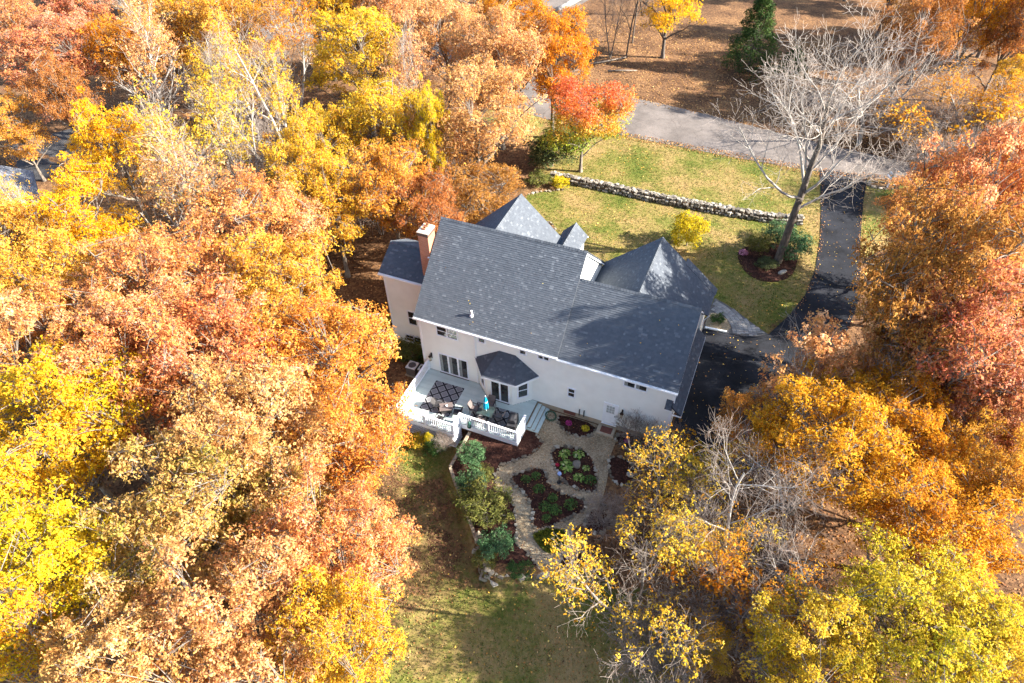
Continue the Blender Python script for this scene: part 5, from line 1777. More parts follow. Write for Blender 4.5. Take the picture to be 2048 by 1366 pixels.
def make_leafy(name, seed, nclump=150, rc=1.15, nper=135, size=0.2, H=13.0, Rc=5.0, base_z=0.62, half=0.36, lobes=8, mat=None, bark='bark', flat=0.68, turn=False, hollow=0.45, bough=0.34, nsub=22, zmin=0.15):
    rng = np.random.default_rng(seed)
    lob = unit(rng.normal(size=(lobes, 3)) + np.array([0, 0, 0.25]))
    cen = np.array([0, 0, H * base_z])
    ext = np.array([Rc, Rc, H * half])
    # boughs: big separate masses over the crown, each a cap of clumps
    sub, tries = [], 0
    rs = Rc * bough
    while len(sub) < nsub and tries < 6000:
        tries += 1
        d = unit(rng.normal(size=3))
        if d[2] < -0.35 and rng.random() < 0.7: continue
        env = 0.72 + 0.34 * max(0.0, float((lob @ d).max())) ** 5
        q = cen + d * (0.25 + 0.75 * rng.random() ** 0.4) * env * np.maximum(0.1, ext - rs * 0.55)
        if all(np.linalg.norm((q - w_) * np.array([1, 1, 1.2])) > rs * 0.95 for w_ in sub): sub.append(q)
    C = []
    per = max(3, int(nclump / len(sub)))
    for q in sub:
        sr = rs * rng.uniform(0.75, 1.15)
        got, tries = 0, 0
        mine = []
        while got < per and tries < 200:
            tries += 1
            d = unit(rng.normal(size=3) + unit(q - cen) * 0.7 + np.array([0, 0, 0.35]))
            p = q + d * sr * (0.45 + 0.55 * rng.random()) * np.array([1, 1, 0.75])
            if p[2] < zmin: continue
            if all(np.linalg.norm(p - w_) > rc * 0.55 for w_ in mine):
                if rng.random() < 0.16: p = cen + (p - cen) * rng.uniform(1.08, 1.25)
                mine.append(p); got += 1
        C += mine
    C = np.array(C)
    rad = rc * rng.uniform(0.65, 1.2, len(C))
    pos, nrm, sz, rnd, cl, dr = cloud(rng, C, rad, nper, size, flat, 0.45, hollow)
    # colour drifts slowly over the crown as well
    w = np.sin(pos[:, 0] * 0.9 + seed) * np.sin(pos[:, 1] * 0.8 + 2 * seed) * 0.5 + 0.5
    cl = np.clip(0.6 * cl + 0.4 * w, 0, 1)
    tn = None
    if turn:
        zr = (pos[:, 2] - pos[:, 2].min()) / (pos[:, 2].max() - pos[:, 2].min())
        tn = np.clip(-0.3 + 1.35 * zr + 0.2 * (cl - 0.5), 0, 1)
    root = empty(name, (0, 0, 0))
    # trunk and limbs
    lean = rng.normal(size=2) * 0.35 * min(1.0, H / 13.0)
    top = np.array([lean[0], lean[1], H * 0.72])
    tr = qcurve(np.zeros(3), np.array([-lean[0] * .6, -lean[1] * .6, H * 0.36]), top, 9)
    ks = min(1.0, H / 13.0)
    trr = np.linspace(0.25, 0.07, 9) * ks; trr[0] = 0.34 * ks
    far = np.argsort(-np.linalg.norm((C - cen) * np.array([1, 1, .6]), axis=1))
    limbs, samples = [], [tr[3:]]
    chosen = []
    for i in far:
        if all(np.linalg.norm(C[i] - C[j]) > Rc * 0.62 for j in chosen):
            chosen.append(i)
        if len(chosen) >= 11: break
    for i in chosen:
        t0 = np.clip(0.2 + 0.5 * (C[i][2] / H) * rng.uniform(0.6, 1.1), 0.22, 0.9)
        a = tr[int(t0 * 8)]
        mid = a * 0.45 + C[i] * 0.55 + np.array([0, 0, rng.uniform(0.2, 1.3)]) * ks + rng.normal(size=3) * 0.35 * ks
        cv = qcurve(a, mid, C[i], 9)
        cv[1:-1] += rng.normal(size=(7, 3)) * 0.08 * ks
        limbs.append((cv, np.linspace(0.12, 0.025, 9) * ks))
        samples.append(cv[2:])
    S = np.concatenate(samples)
    brs = []
    for i in range(len(C)):
        if i in chosen: continue
        dd = np.linalg.norm(S - C[i], axis=1) + 3.0 * np.maximum(0, S[:, 2] - C[i][2])
        near = np.argsort(dd)[:5]
        a = S[int(near[rng.integers(0, 5)])]
        mid = (a + C[i]) / 2 + np.array([0, 0, 0.25]) * ks + rng.normal(size=3) * 0.2 * ks
        brs.append((qcurve(a, mid, C[i], 5), np.linspace(0.03, 0.009, 5) * ks))
    # twigs inside clumps
    for i in range(len(C)):
        for k in range(4):
            d = unit(rng.normal(size=3) + np.array([0, 0, .4]))
            e = C[i] + d * rad[i] * 0.95
            brs.append((qcurve(C[i], (C[i] + e) / 2 + rng.normal(size=3) * .1 * ks, e, 4), np.linspace(0.016, 0.006, 4) * ks))
    link('trunk', tubes_np([(tr, trr)], 'trunk', M[bark], 10), root)
    link('limbs', tubes_np(limbs + brs, 'limbs', M[bark], 5), root)
    o = link('crown', leaf_mesh('crown', pos, nrm, sz, rnd, cl, mat, 0.5, rng=rng, turn=tn, direc=dr), root)
    o['kind'] = 'stuff'
    return root

def grow(rng, p, d, L, r, lvl, cfg, out, tips):
    npts = cfg['pts'][lvl]
    pts = [p]
    q = Vector(p)
    dd = Vector(d)
    for i in range(npts - 1):
        dd = (dd + Vector((rng.gauss(0, 1), rng.gauss(0, 1), rng.gauss(0, 1))) * cfg['gnarl'][lvl] + Vector((0, 0, cfg['up'][lvl]))).normalized()
        q = q + dd * (L / (npts - 1))
        pts.append(q.copy())
    end = 0.35 if lvl < cfg['max'] else 0.6
    rads = [max(cfg.get('rmin', 0.006), r * (1 - (1 - end) * i / (npts - 1))) for i in range(npts)]
    out[lvl].append((np.array([tuple(v) for v in pts]), np.array(rads)))
    if lvl == cfg['max']:
        tips.append((q.copy(), dd.copy()))
        return
    nk = cfg['kids'][lvl]
    lo = cfg['from'][lvl]
    for k in range(nk):
        t = lo + (1 - lo) * (k + rng.random()) / nk
        t = min(t, 0.995)
        f = t * (npts - 1)
        i = int(f)
        pos = pts[i].lerp(pts[i + 1], f - i)
        ax = (pts[i + 1] - pts[i]).normalized()
        perp = ax.orthogonal().normalized()
        perp.rotate(Quaternion(ax, 2.4 * k + rng.uniform(-.7, .7)))
        ang = R(rng.uniform(*cfg['ang'][lvl]))
        cd = ax * math.cos(ang) + perp * math.sin(ang)
        cl = cfg['len'][lvl] * rng.uniform(0.65, 1.25) * (1.2 - 0.6 * t)
        cr = rads[i] * cfg['rk'][lvl] * rng.uniform(.8, 1.1)
        grow(rng, pos, cd, cl, cr, lvl + 1, cfg, out, tips)

BARE = dict(max=4, pts=[10, 8, 6, 5, 4], gnarl=[.06, .13, .16, .18, .2], up=[.02, .05, .05, .04, .03], kids=[11, 7, 5, 5], ang=[(35, 70), (30, 60), (30, 60), (25, 60)],
            len=[5.2, 2.8, 1.6, 0.9], rk=[.5, .5, .5, .55], **{'from': [.25, .2, .15, .15]}, rmin=0.007)

def make_bare(name, seed, cfg, H=13.0, r0=0.22, barkm='bark_pale', twigm='twig', leaves=0, mat=None, size=0.17, frac=1.0, spread=0.5, trunks=1, lean=0.08, trunkm=None):
    rng = random.Random(seed)
    out = {i: [] for i in range(cfg['max'] + 1)}
    tips = []
    for t in range(trunks):
        a = 6.28 * t / max(1, trunks) + seed
        dx = (0, 0) if trunks == 1 else (math.cos(a) * .35, math.sin(a) * .35)
        d0 = Vector((rng.gauss(0, lean) + dx[0], rng.gauss(0, lean) + dx[1], 1)).normalized()
        grow(rng, Vector((dx[0] * .3, dx[1] * .3, 0)), d0, H * (0.92 if trunks == 1 else rng.uniform(.65, .95)), r0 / (trunks ** .4), 0, cfg, out, tips)
    root = empty(name, (0, 0, 0))
    link('trunk', tubes_np(out[0], 'trunk', M[trunkm or barkm], 9), root)
    link('limbs', tubes_np(out[1] + out[2], 'limbs', M[barkm], 5), root)
    tw = out[3] + (out[4] if cfg['max'] >= 4 else [])
    o = link('twigs', tubes_np(tw, 'twigs', M[twigm], 3), root)
    o['kind'] = 'stuff'
    if leaves:
        nr = np.random.default_rng(seed)
        T = np.array([tuple(t[0]) for t in tips])
        cut = nr.random(len(T)) < frac
        # leaves hold on in patches
        pn = np.sin(T[:, 0] * 1.1 + seed) + np.sin(T[:, 1] * 1.2 + 1.7 * seed) + np.sin(T[:, 2] * 0.9 + seed)
        T = T[cut & (pn > -0.6)]
        pos, nrm, sz, rnd, cl, dr = cloud(nr, T, np.full(len(T), 0.34), leaves, size, 0.9, 0.4, 0.2)
        o = link('crown', leaf_mesh('crown', pos, nrm, sz, rnd, cl, mat, 0.6, rng=nr, direc=dr), root)
        o['kind'] = 'stuff'
    return root

def remove_tree(o):
    for ch in list(o.children): remove_tree(ch)
    bpy.data.objects.remove(o)

PROTO = {}
NAMES = {}
def proto(key, root):
    PROTO[key] = root
for k in range(6):
    proto('oak%d' % k, make_leafy('oak_tree', 100 + k, nclump=330, rc=(.66, .74, .62, .7, .78, .66)[k], nper=(180, 184, 176, 180, 188, 180)[k], size=0.135, nsub=(36, 31, 40, 34, 30, 38)[k], bough=(.27, .29, .25, .28, .3, .26)[k], mat=LEAF['peach'], lobes=(7, 9, 8, 6, 10, 8)[k]))
for k in range(2):
    proto('maple%d' % k, make_leafy('maple_tree', 200 + k, nclump=260, rc=0.7, nper=180, size=0.13, nsub=28, bough=.3, mat=LEAF['maple_gold'], lobes=10, flat=0.6, half=0.38))
SPARSE = dict(BARE, max=3, pts=[10, 7, 5, 4], kids=[16, 8, 6], len=[4.6, 2.2, 1.1], ang=[(25, 50), (25, 50), (25, 60)], up=[.02, .1, .06, .04])
for k in range(2):
    proto('sparse%d' % k, make_bare('birch_tree', 300 + k, SPARSE, leaves=20, mat=LEAF['gold'], size=0.13, frac=.7, trunks=1 + k))
proto('mixed', make_bare('maple_tree', 311, SPARSE, leaves=44, mat=LEAF['peach'], size=0.135, frac=.95, trunks=2))
WISP = dict(SPARSE, kids=[11, 7, 4], len=[3.9, 1.9, 1.0], ang=[(28, 60), (25, 55), (25, 60)])
for k in range(2):
    proto('wisp%d' % k, make_bare('birch_tree', 330 + k, WISP, leaves=18, mat=LEAF['gold'], size=0.125, frac=.85, trunks=3, barkm='bark'))
B2 = dict(BARE, kids=[9, 6, 5, 4], len=[5.0, 2.7, 1.5, .9], ang=[(40, 75), (30, 60), (30, 60), (25, 60)])
for k in range(2):
    proto('bare%d' % k, make_bare('bare_tree', 402 + k, B2, trunks=1 + k))

def place(key, pal, x, y, h, r_, label, cat='tree', group=None, rz=None, h0=13.0, r0=5.0, z=None, bark=None, name=None):
    o = copy_tree(PROTO[key])
    o.location = (x, y, (tz(x, y) if z is None else z) - 0.04)
    o.rotation_euler = (0, 0, RNG.uniform(0, 6.28) if rz is None else rz)
    o.scale = (r_ / r0, r_ / r0, h / h0)
    if name: o.name = name
    tag(o, label, cat, group)
    for ch in o.children:
        if 'crown' in ch.name and pal:
            ch.material_slots[0].link = 'OBJECT'
            ch.material_slots[0].material = LEAF[pal]
        if bark and ('trunk' in ch.name or 'limbs' in ch.name):
            ch.material_slots[0].link = 'OBJECT'
            ch.material_slots[0].material = M[bark]
    return o
TREES = [
    ('wisp1', 'gold', 22.1, -7.5, 8, 3.0, 'wispy half bare birch between the garden birch and the bare grey tree'),
    ('wisp0', 'amber', 26.9, -10.2, 8, 3.0, 'wispy amber sapling under the bare grey tree'),
    ('wisp1', 'amber', 24.6, -12.2, 7, 2.8, 'wispy half bare sapling beside the small lime green tree'),
    ('sparse1', 'gold', -30.6, 20.6, 14, 4.7, 'thin yellow birch beside the bare grey tree of the wood'),
    ('oak3', 'orange', -46.9, 28.0, 14, 4.5, 'orange oak in front of the far road bend'),
    ('oak1', 'amber', -48.9, 23.0, 13, 3.8, 'amber oak over the far road bend'),
    ('sparse0', 'gold', -22.3, 16.3, 13, 3.7, 'half bare golden birch behind the tall red orange oak'),
    ('maple1', 'gold', -17.1, 11.0, 12, 3.2, 'golden maple close behind the tall red orange oak'),
    ('oak0', 'orange', -30.8, -5.3, 13, 3.8, 'orange oak covering the eaves of the neighbouring house'),
    ('oak4', 'brown', -47.2, 13.6, 12, 3.0, 'bronze oak shading the asphalt court'),
    ('sparse1', 'peach', -14.3, 27.9, 14, 3.5, 'thin peach tree beside the slim yellow green maple'),
    ('oak5', 'gold', -31.2, 41.9, 14, 4.5, 'yellow oak by the far road behind the tall yellow gold oak'),
    ('oak4', 'red', 33.2, 5.7, 16, 4.8, 'tallest pink red oak beyond the driveway'),
    ('oak1', 'red', 31.0, 10.8, 10, 2.4, 'low dull red oak beside the driveway bend'),
    ('oak0', 'rust', 33.7, 18.1, 13, 3.4, 'rust orange oak behind the tallest red oak'),
    ('oak0', 'peach', 3.6, -22.9, 14, 4.5, 'peach and gold oak crown bordering the lower lawn'),
    ('oak1', 'gold', 7.9, -22.0, 13, 2.8, 'golden oak at the lower lawn edge below the rust oak'),
    ('oak2', 'peach', 0.3, -26.5, 14, 3.6, 'pale peach oak between the yellow green and golden oaks'),
    ('oak3', 'yellowgreen', -6.4, -24.6, 15, 4.2, 'tall yellow green oak beside the olive oak'),
    ('oak4', 'yellowgreen', -12.7, -18.0, 14, 4.7, 'bright yellow green oak below the pink rust oaks'),
    ('sparse1', 'amber', -5.2, -27.5, 12, 2.9, 'half bare amber tree at the foot of the yellow green oak'),
    ('oak5', 'olive', -2.2, -19.2, 15, 4.6, 'broad olive and peach oak in the wood beside the lower lawn'),
    ('oak0', 'rust', 5.0, -17.9, 13, 4.0, 'rust and peach oak leaning out over the lower lawn'),
    ('oak2', 'olive', 1.0, -16.7, 12, 3.1, 'small olive oak behind the rust oak at the lawn'),
    ('oak1', 'peach', -1.4, -14.3, 15, 4.4, 'peach orange oak in the middle of the wood beside the house'),
    ('oak4', 'orange', 1.9, -11.8, 12, 3.7, 'orange gold oak whose crown reaches the deck railing'),
    ('oak3', 'orange', -2.5, -7.2, 14, 4.8, 'tall orange oak nearest the left wing of the house'),
    ('oak5', 'rust', -7.7, -10.4, 15, 5.1, 'pink rust oak between the peach oak and the red orange oak'),
    ('oak0', 'rust', -11.6, -12.8, 15, 5.0, 'large rust peach oak in the midst of the wood'),
    ('oak2', 'rust', -19.0, -12.3, 14, 5.2, 'rust oak in front of the neighbouring white house'),
    ('oak4', 'rust', -15.8, -7.4, 14, 4.7, 'pink rust oak below the golden maple'),
    ('oak1', 'orange', -25.6, -8.9, 13, 4.9, 'orange oak hiding the neighbouring house wall'),
    ('oak3', 'rust', -13.6, 1.7, 15, 5.0, 'tall red orange oak above the wood beside the chimney'),
    ('oak5', 'orange', -8.6, -3.0, 14, 4.4, 'orange oak beneath the tall red orange oak'),
    ('maple0', 'maple_gold', -28.0, -2.3, 14, 4.4, 'broad bright golden maple beside the neighbouring house roof'),
    ('maple1', 'maple_gold', -33.4, 6.9, 14, 3.8, 'upper bright golden maple beside the asphalt court'),
    ('sparse0', 'peach', -22.7, 2.7, 14, 5.3, 'pale half bare peach birch next to the golden maple'),
    ('sparse1', 'gold', -25.0, 10.1, 14, 4.8, 'yellow birch with white stems among bare branches'),
    ('sparse0', 'peach', -40.8, 19.2, 14, 5.4, 'thin peach birch in front of the far road bend'),
    ('maple1', 'gold', -12.1, 8.0, 12, 3.9, 'golden yellow maple at the edge of the front lawn wood'),
    ('oak1', 'gold', -17.2, 14.6, 12, 3.1, 'small golden oak beside the bare grey tree'),
    ('oak2', 'red', -53.9, 18.2, 14, 5.6, 'dull red oak beyond the asphalt court'),
    ('oak4', 'red', -64.3, 23.1, 14, 4.0, 'red oak behind the dull red oak at the court'),
    ('bare0', '', -25.2, 18.9, 15, 4.5, 'bare grey tree among the golden oaks of the wood'),
    ('bare1', '', -21.6, 9.0, 13, 3.8, 'bare grey tree behind the red orange oak'),
    ('oak0', 'gold', -22.2, 29.8, 15, 5.5, 'tall yellow gold oak beyond the bare grey tree'),
    ('oak3', 'gold', -13.3, 18.4, 14, 4.3, 'golden oak midway between the house and the road bend'),
    ('oak5', 'orange', -8.1, 10.9, 13, 3.9, 'orange oak just behind the chimney'),
    ('oak1', 'peach', -5.1, 21.3, 15, 4.9, 'big peach orange oak near the turning maple'),
    ('oak4', 'peach', -7.6, 32.6, 15, 5.0, 'peach oak beside the road'),
    ('oak2', 'peach', -16.0, 37.0, 15, 5.1, 'peach gold oak hiding the road bend'),
    ('oak0', 'amber', -3.3, 36.8, 15, 4.4, 'round amber gold oak standing at the road'),
    ('oak3', 'brown', -2.1, 16.2, 9, 3.9, 'bronze brown oak at the corner of the front lawn'),
    ('oak5', 'brown', -4.7, 10.4, 11, 3.2, 'low bronze oak in the shade behind the chimney'),
    ('maple1', 'yellowgreen', -7.5, 17.8, 14, 1.8, 'slim yellow green maple between golden and peach oaks'),
    ('sparse1', 'amber', -34.2, 32.5, 15, 4.5, 'half bare amber tree near the far road'),
    ('oak1', 'orange', -40.1, 30.3, 15, 4.5, 'orange oak lining the far road bend'),
    ('oak4', 'gold', -48.1, 33.8, 15, 4.1, 'golden oak on the far side of the road bend'),
    ('oak2', 'gold', -34.4, 40.6, 15, 4.2, 'golden oak farthest along the far road'),
    ('oak3', 'peach', -26.5, 43.5, 15, 4.2, 'peach oak across the far road'),
    ('oak0', 'amber', -16.2, 53.9, 12, 4.4, 'amber oak across the road from the peach oak'),
    ('maple0', 'orange', -51.6, 10.0, 10, 3.0, 'orange maple beside the basketball hoop'),
    ('sparse0', 'gold', -40.7, 0.8, 9, 2.6, 'thin yellow tree over the neighbouring roof'),
    ('oak5', 'red', -62.4, 30.5, 14, 4.3, 'red oak lining the far road'),
    ('oak1', 'brown', 30.7, 55.0, 15, 4.0, 'bronze oak in the dark wood across the road'),
    ('oak4', 'amber', 36.9, 61.5, 16, 3.8, 'amber oak deep in the wood across the road'),
    ('oak2', 'brown', 40.5, 60.0, 15, 3.2, 'bronze oak with dark trunk at the far wood edge'),
    ('oak0', 'gold', 42.0, 55.8, 9, 2.7, 'golden oak above the grey thicket'),
    ('bare0', '', 28.5, 47.8, 8, 5.0, 'bare grey tree across the road behind the tallest bare tree'),
    ('bare1', '', 30.1, 54.3, 11, 4.3, 'bare grey tree at the edge of the dark wood'),
    ('sparse1', 'amber', 39.1, 50.0, 8, 4.9, 'amber thinning tree above the bare grey thicket'),
    ('oak3', 'rust', 33.5, 22.9, 12, 4.2, 'orange oak beside the mailbox lawn'),
    ('oak1', 'gold', 37.4, 20.4, 12, 2.7, 'golden oak between orange and red oaks'),
    ('oak3', 'red', 34.9, 6.4, 12.5, 3.9, 'pink red oak between the tallest red oak and the deep red oak'),
    ('oak2', 'red', 35.8, 3.4, 12, 3.4, 'deep red oak below the large pink red oak'),
    ('mixed', 'peach', 27.9, 3.4, 14, 4.4, 'peach maple with many bare twig ends over the driveway'),
    ('oak0', 'amber', 27.0, -2.1, 12, 4.3, 'bright amber oak overhanging the parking pad'),
    ('oak3', 'amber', 30.8, 1.2, 11.5, 3.2, 'amber oak between the peach maple and the deep red oak'),
    ('maple0', 'orange', 22.7, -0.6, 8, 1.8, 'small orange tree standing near the garage corner'),
    ('oak5', 'amber', 32.8, -4.2, 10.5, 4.3, 'broad amber oak beside the yellow green oaks'),
    ('oak4', 'orange', 35.8, -0.3, 10.5, 2.7, 'orange oak beneath the deep red oak'),
    ('oak1', 'lime', 31.8, -10.5, 10.5, 3.9, 'yellow green oak with lime tints at the lawn wood edge'),
    ('oak2', 'lime', 28.1, -13.8, 9.5, 3.1, 'lime gold oak above the lower lawn shadows'),
    ('oak0', 'lime', 35.3, -10.5, 9.5, 3.2, 'lime oak at the far side of the yellow green oak'),
    ('wisp0', 'gold', 20.0, -7.6, 8.5, 3.5, 'thin yellow birch overhanging the rear garden'),
    ('wisp1', 'gold', 19.8, -12.8, 9, 3.8, 'thin yellow birch above the end of the garden path'),
    ('bare1', '', 24.4, -9.6, 11, 3.8, 'bare grey tree with flat spreading limbs beside the parking pad'),
    ('bare0', '', 26.7, -5.1, 9, 3.3, 'bare twiggy tree below the bright amber oak'),
    ('maple1', 'lime', 23.8, -13.7, 4.5, 1.2, 'small lime green tree at the lower lawn edge'),
]

for key, pal, x, y, h, r_, lab in TREES:
    place(key, pal, x, y, h, r_ * 1.06, lab, 'tree', 'autumn trees around the house')

place('oak5', 'brown', 30.3, 7.0, 20.5, 4.9, 'tall bronze oak overhanging the driveway bend', 'tree', 'autumn trees around the house')
place('oak2', 'rust', 32.8, 12.7, 21, 4.7, 'tall rust oak between the bronze oak and the mailbox lawn', 'tree', 'autumn trees around the house')
# the tall bare tree of the front lawn
HERO = dict(BARE, pts=[10, 10, 7, 5, 4], kids=[13, 7, 6, 4], len=[9.5, 4.2, 2.0, 1.0], ang=[(22, 60), (30, 65), (30, 60), (25, 60)], gnarl=[.05, .12, .16, .18, .2], up=[.02, .07, .04, .03, .02], rmin=0.008, rk=[.46, .46, .5, .55])
HERO['from'] = [.36, .22, .15, .15]
hero = make_bare('bare_tree', 515, HERO, H=16.5, r0=0.38, lean=0.0, trunkm='bark_dark', twigm='twig_pale')
hero.location = (22.97, 23.25, 0.02)
tag(hero, 'tallest bare tree with pale branches in the round mulch bed', 'tree')
# the maple turning orange at the fieldstone wall
tm = make_leafy('maple_tree', 611, nclump=200, rc=.85, nper=220, size=0.145, H=9.5, Rc=4.6, base_z=0.6, half=0.42, mat=LEAF['turning'], lobes=9, turn=True)
tm.location = (1.9, 31.2, 0)
tag(tm, 'maple turning from green to orange behind the fieldstone wall', 'tree')
# golden tree across the road with its crown held high, and its neighbours
place('maple0', 'maple_gold', 3.0, 62.5, 13.5, 5.0, 'bright golden tree standing on the leafy bank across the road', 'tree', bark='bark_dark')
for i, (x, y, h) in enumerate(((-1.7, 61.5, 13), (-3.5, 59.9, 12), (-2.1, 65.8, 14), (-3.4, 76.0, 14))):
    place('bare%d' % (i % 2), '', x, y, h, 2.6, ('slim bare stem close to the golden tree across the road', 'slim bare stem above the dead branches across the road', 'slim bare stem behind the golden tree across the road', 'slim bare stem near the felled log')[i], 'tree', bark='bark_dark')
for i, (x, y) in enumerate(((38.3, 74.7), (41.6, 76.8), (35.3, 71.1), (33.3, 64.9), (45.3, 82.5), (29, 78), (50, 76), (24, 92), (40, 92))):
    place('oak%d' % (i % 6), ('brown', 'amber', 'brown', 'orange')[i % 4], x, y, 17, 4.0, 'tall dark stemmed %s oak in the wood across the road' % ('bronze', 'amber', 'bronze', 'orange')[i % 4], 'tree', 'dark stemmed oaks across the road', bark='bark_dark')
remaining = [('oak1', 'orange', -70, 52), ('oak3', 'gold', -58, 60), ('oak2', 'amber', -48, 66), ('oak0', 'peach', -38, 70), ('oak4', 'gold', -28, 72), ('oak5', 'orange', -30, 84), ('oak2', 'gold', -44, 82), ('oak0', 'red', -82, 52), ('oak1', 'gold', -66, 70), ('oak3', 'peach', -90, 62)]
for key, pal, x, y in remaining:
    place(key, pal, x, y, 15, 5, '%s oak in the wood beyond the far road' % dict(orange='orange', gold='golden', amber='amber', peach='peach', red='dull red')[pal], 'tree', 'oaks beyond the far road')

# conifer across the road
def make_conifer(name, seed, H, Rb, mat, n=90, nper=120, size=.22):
    rng = np.random.default_rng(seed)
    root = empty(name)
    C, rad = [], []
    for i in range(n):
        t = (i + rng.random()) / n
        a = i * 2.4 + rng.uniform(-.3, .3)
        rr = Rb * (1 - t) ** 0.8 * rng.uniform(.5, 1.0) + 0.05
        C.append((rr * math.cos(a), rr * math.sin(a), H * (.04 + .93 * t)))
        rad.append(.35 + .55 * (1 - t))
    C = np.array(C); rad = np.array(rad)
    pos, nrm, sz, rnd, cl, dr = cloud(rng, C, rad, nper, size, .75, .35, .3)
    link('trunk', tubes_np([(np.array([[0, 0, 0], [0, 0, H * .5], [0, 0, H * .96]]), np.array([.22, .14, .03]))], 'trunk', M['bark_dark'], 8), root)
    link('limbs', tubes_np([(qcurve(np.array([0, 0, c[2] * .97]), np.array([c[0] * .5, c[1] * .5, c[2]]), c, 4), np.linspace(.04, .012, 4)) for c in C], 'limbs', M['bark_dark'], 4), root)
    o = link('crown', leaf_mesh('crown', pos, nrm, sz, rnd, cl, mat, .3, rng, direc=dr), root); o['kind'] = 'stuff'
    return root
cf = make_conifer('conifer_tree', 7, 10.5, 3.6, LEAF['conifer'], 150, 190, .2)
cf.location = (14.3, 62.0, 0)
tag(cf, 'dark green conifer standing alone across the road', 'tree')
sc_ = copy_tree(cf); sc_.location = (-9.2, 60.5, 0); sc_.scale = (.55, .55, .38); tag(sc_, 'young dark conifer beside the bare stems across the road', 'tree')
sc_ = copy_tree(cf); sc_.location = (19.5, 63, 0); sc_.scale = (.6, .6, .35); tag(sc_, 'small dark conifer behind the bare twigs across the road', 'tree')
# juniper spreading at the wooded end of the wall
jn = make_leafy('juniper', 31, nclump=60, rc=.75, nper=170, size=.17, H=3.2, Rc=3.0, base_z=.55, half=.42, mat=LEAF['juniper'], lobes=12, flat=.45)
jn.location = (-1.2, 31.2, 0); tag(jn, 'dark spreading juniper at the wooded end of the fieldstone wall', 'juniper')

# shrubs
SHR = {}
for k in range(2):
    SHR['sh%d' % k] = make_leafy('shrub', 700 + k, nclump=90, rc=.26, nper=84, size=.085, H=1.9, Rc=1.1, base_z=.52, half=.48, mat=LEAF['green'], lobes=9, flat=.8)
    PROTO['sh%d' % k] = SHR['sh%d' % k]
TWG = dict(BARE, max=3, pts=[6, 5, 4, 4], kids=[8, 6, 5], len=[1.3, .8, .5], ang=[(20, 45), (20, 50), (25, 60)], up=[.02, .1, .06, .04], rmin=.005)
PROTO['twig0'] = make_bare('bare_shrub', 801, TWG, H=2.6, r0=.05, trunks=6, barkm='twig')
PROTO['twig1'] = make_bare('bare_shrub', 802, TWG, H=2.6, r0=.05, trunks=5, barkm='twig', leaves=2, mat=LEAF['amber'], size=.14, frac=.5)
def shrub(key, pal, x, y, h, r_, label, z=None, cat='shrub', group=None, name=None):
    return place(key, pal, x, y, h, r_, label, cat, group, h0=1.9, r0=1.1, z=z, name=name)
shrub('sh0', 'bluegreen', 6.75, -6.1, 1.35, 1.05, 'rounded glossy green shrub at the bend of the timber edging', z=.05)
shrub('sh1', 'bluegreen', 7.7, -8.0, 1.3, 1.05, 'loose glossy green shrub between the rounded shrub and the dark azalea', z=.05)
shrub('sh0', 'darkolive', 9.15, -9.45, 2.1, 1.75, 'large dark olive azalea leaning over the timber edging', z=.05)
shrub('sh1', 'bluegreen', 10.9, -11.3, 1.25, 1.1, 'deep green shrub at the lower end of the curving bed', z=-.05)
shrub('sh0', 'darkolive', 7.9, -6.9, .6, .7, 'low olive plant in the bed beside the gravel bend', z=.05)
shrub('sh1', 'darkolive', 10.4, -12.3, .55, .8, 'low yellow olive ground cover at the stone edging', z=-.2)
shrub('sh0', 'green', 12.6, -12.1, .45, .9, 'grey green mat of ground cover at the lower garden end', z=-.25)
shrub('sh0', 'bushyellow', 14.96, 22.7, 3.2, 1.75, 'bright yellow bush on the front lawn', cat='bush')
shrub('sh1', 'bluegreen', 24.0, 24.3, 2.6, 1.55, 'green rhododendron on the driveway side of the tall bare tree')
shrub('sh0', 'bluegreen', 22.6, 26.4, 1.9, 1.5, 'grey green rhododendron behind the tall bare tree')
shrub('sh1', 'darkolive', 21.0, 24.0, 1.9, 1.2, 'olive yellow shrub beside the tall bare tree')
shrub('sh0', 'juniper', 22.1, 22.2, .8, .95, 'low grey green shrub at the foot of the tall bare tree')
shrub('sh1', 'green', 19.5, 13.6, .75, .6, 'small green shrub in the gravel pocket of the paver walk')
shrub('sh0', 'darkolive', -2.4, 1.5, 1.6, 1.3, 'dark evergreen shrub below the left wing window')
shrub('sh1', 'green', -0.9, 1.7, 1.1, .9, 'dark green shrub behind the condensers')
shrub('sh1', 'lime', -6.2, 3.5, 1.0, 1.0, 'lime green clump beside the left wing corner')
shrub('sh0', 'lime', 2.35, -5.7, .9, .75, 'lime green bush in front of the white lattice')
shrub('sh1', 'green', 3.5, -5.65, 1.0, .8, 'green bush with yellow blooms before the white lattice')
shrub('sh0', 'bushyellow', 3.15, -5.6, .9, .32, 'tuft of yellow blooms on the bush before the lattice', z=-.3)
shrub('sh1', 'bushyellow', 0.9, 27.6, 1.2, .9, 'yellow low bush at the wooded end of the fieldstone wall')
shrub('sh0', 'darkolive', -1.3, 27.3, 1.4, 1.3, 'olive low bush beside the spreading juniper')
place('twig0', '', 4.3, -5.5, 1.5, .7, 'bare twiggy shrub at the lattice corner', 'shrub', h0=2.6, r0=1.4)
place('twig0', '', 16.4, -1.0, 2.4, 1.3, 'bare pale shrub against the garage wall', 'shrub', h0=2.6, r0=1.4)
place('twig1', 'amber', 18.9, -1.6, 3.0, 1.5, 'bare shrub at the garage corner with a few amber leaves', 'shrub', h0=2.6, r0=1.4)
place('twig0', '', 16.6, -7.3, 1.6, 1.6, 'bare twiggy shrub beside the white rock', 'shrub', h0=2.6, r0=1.4)
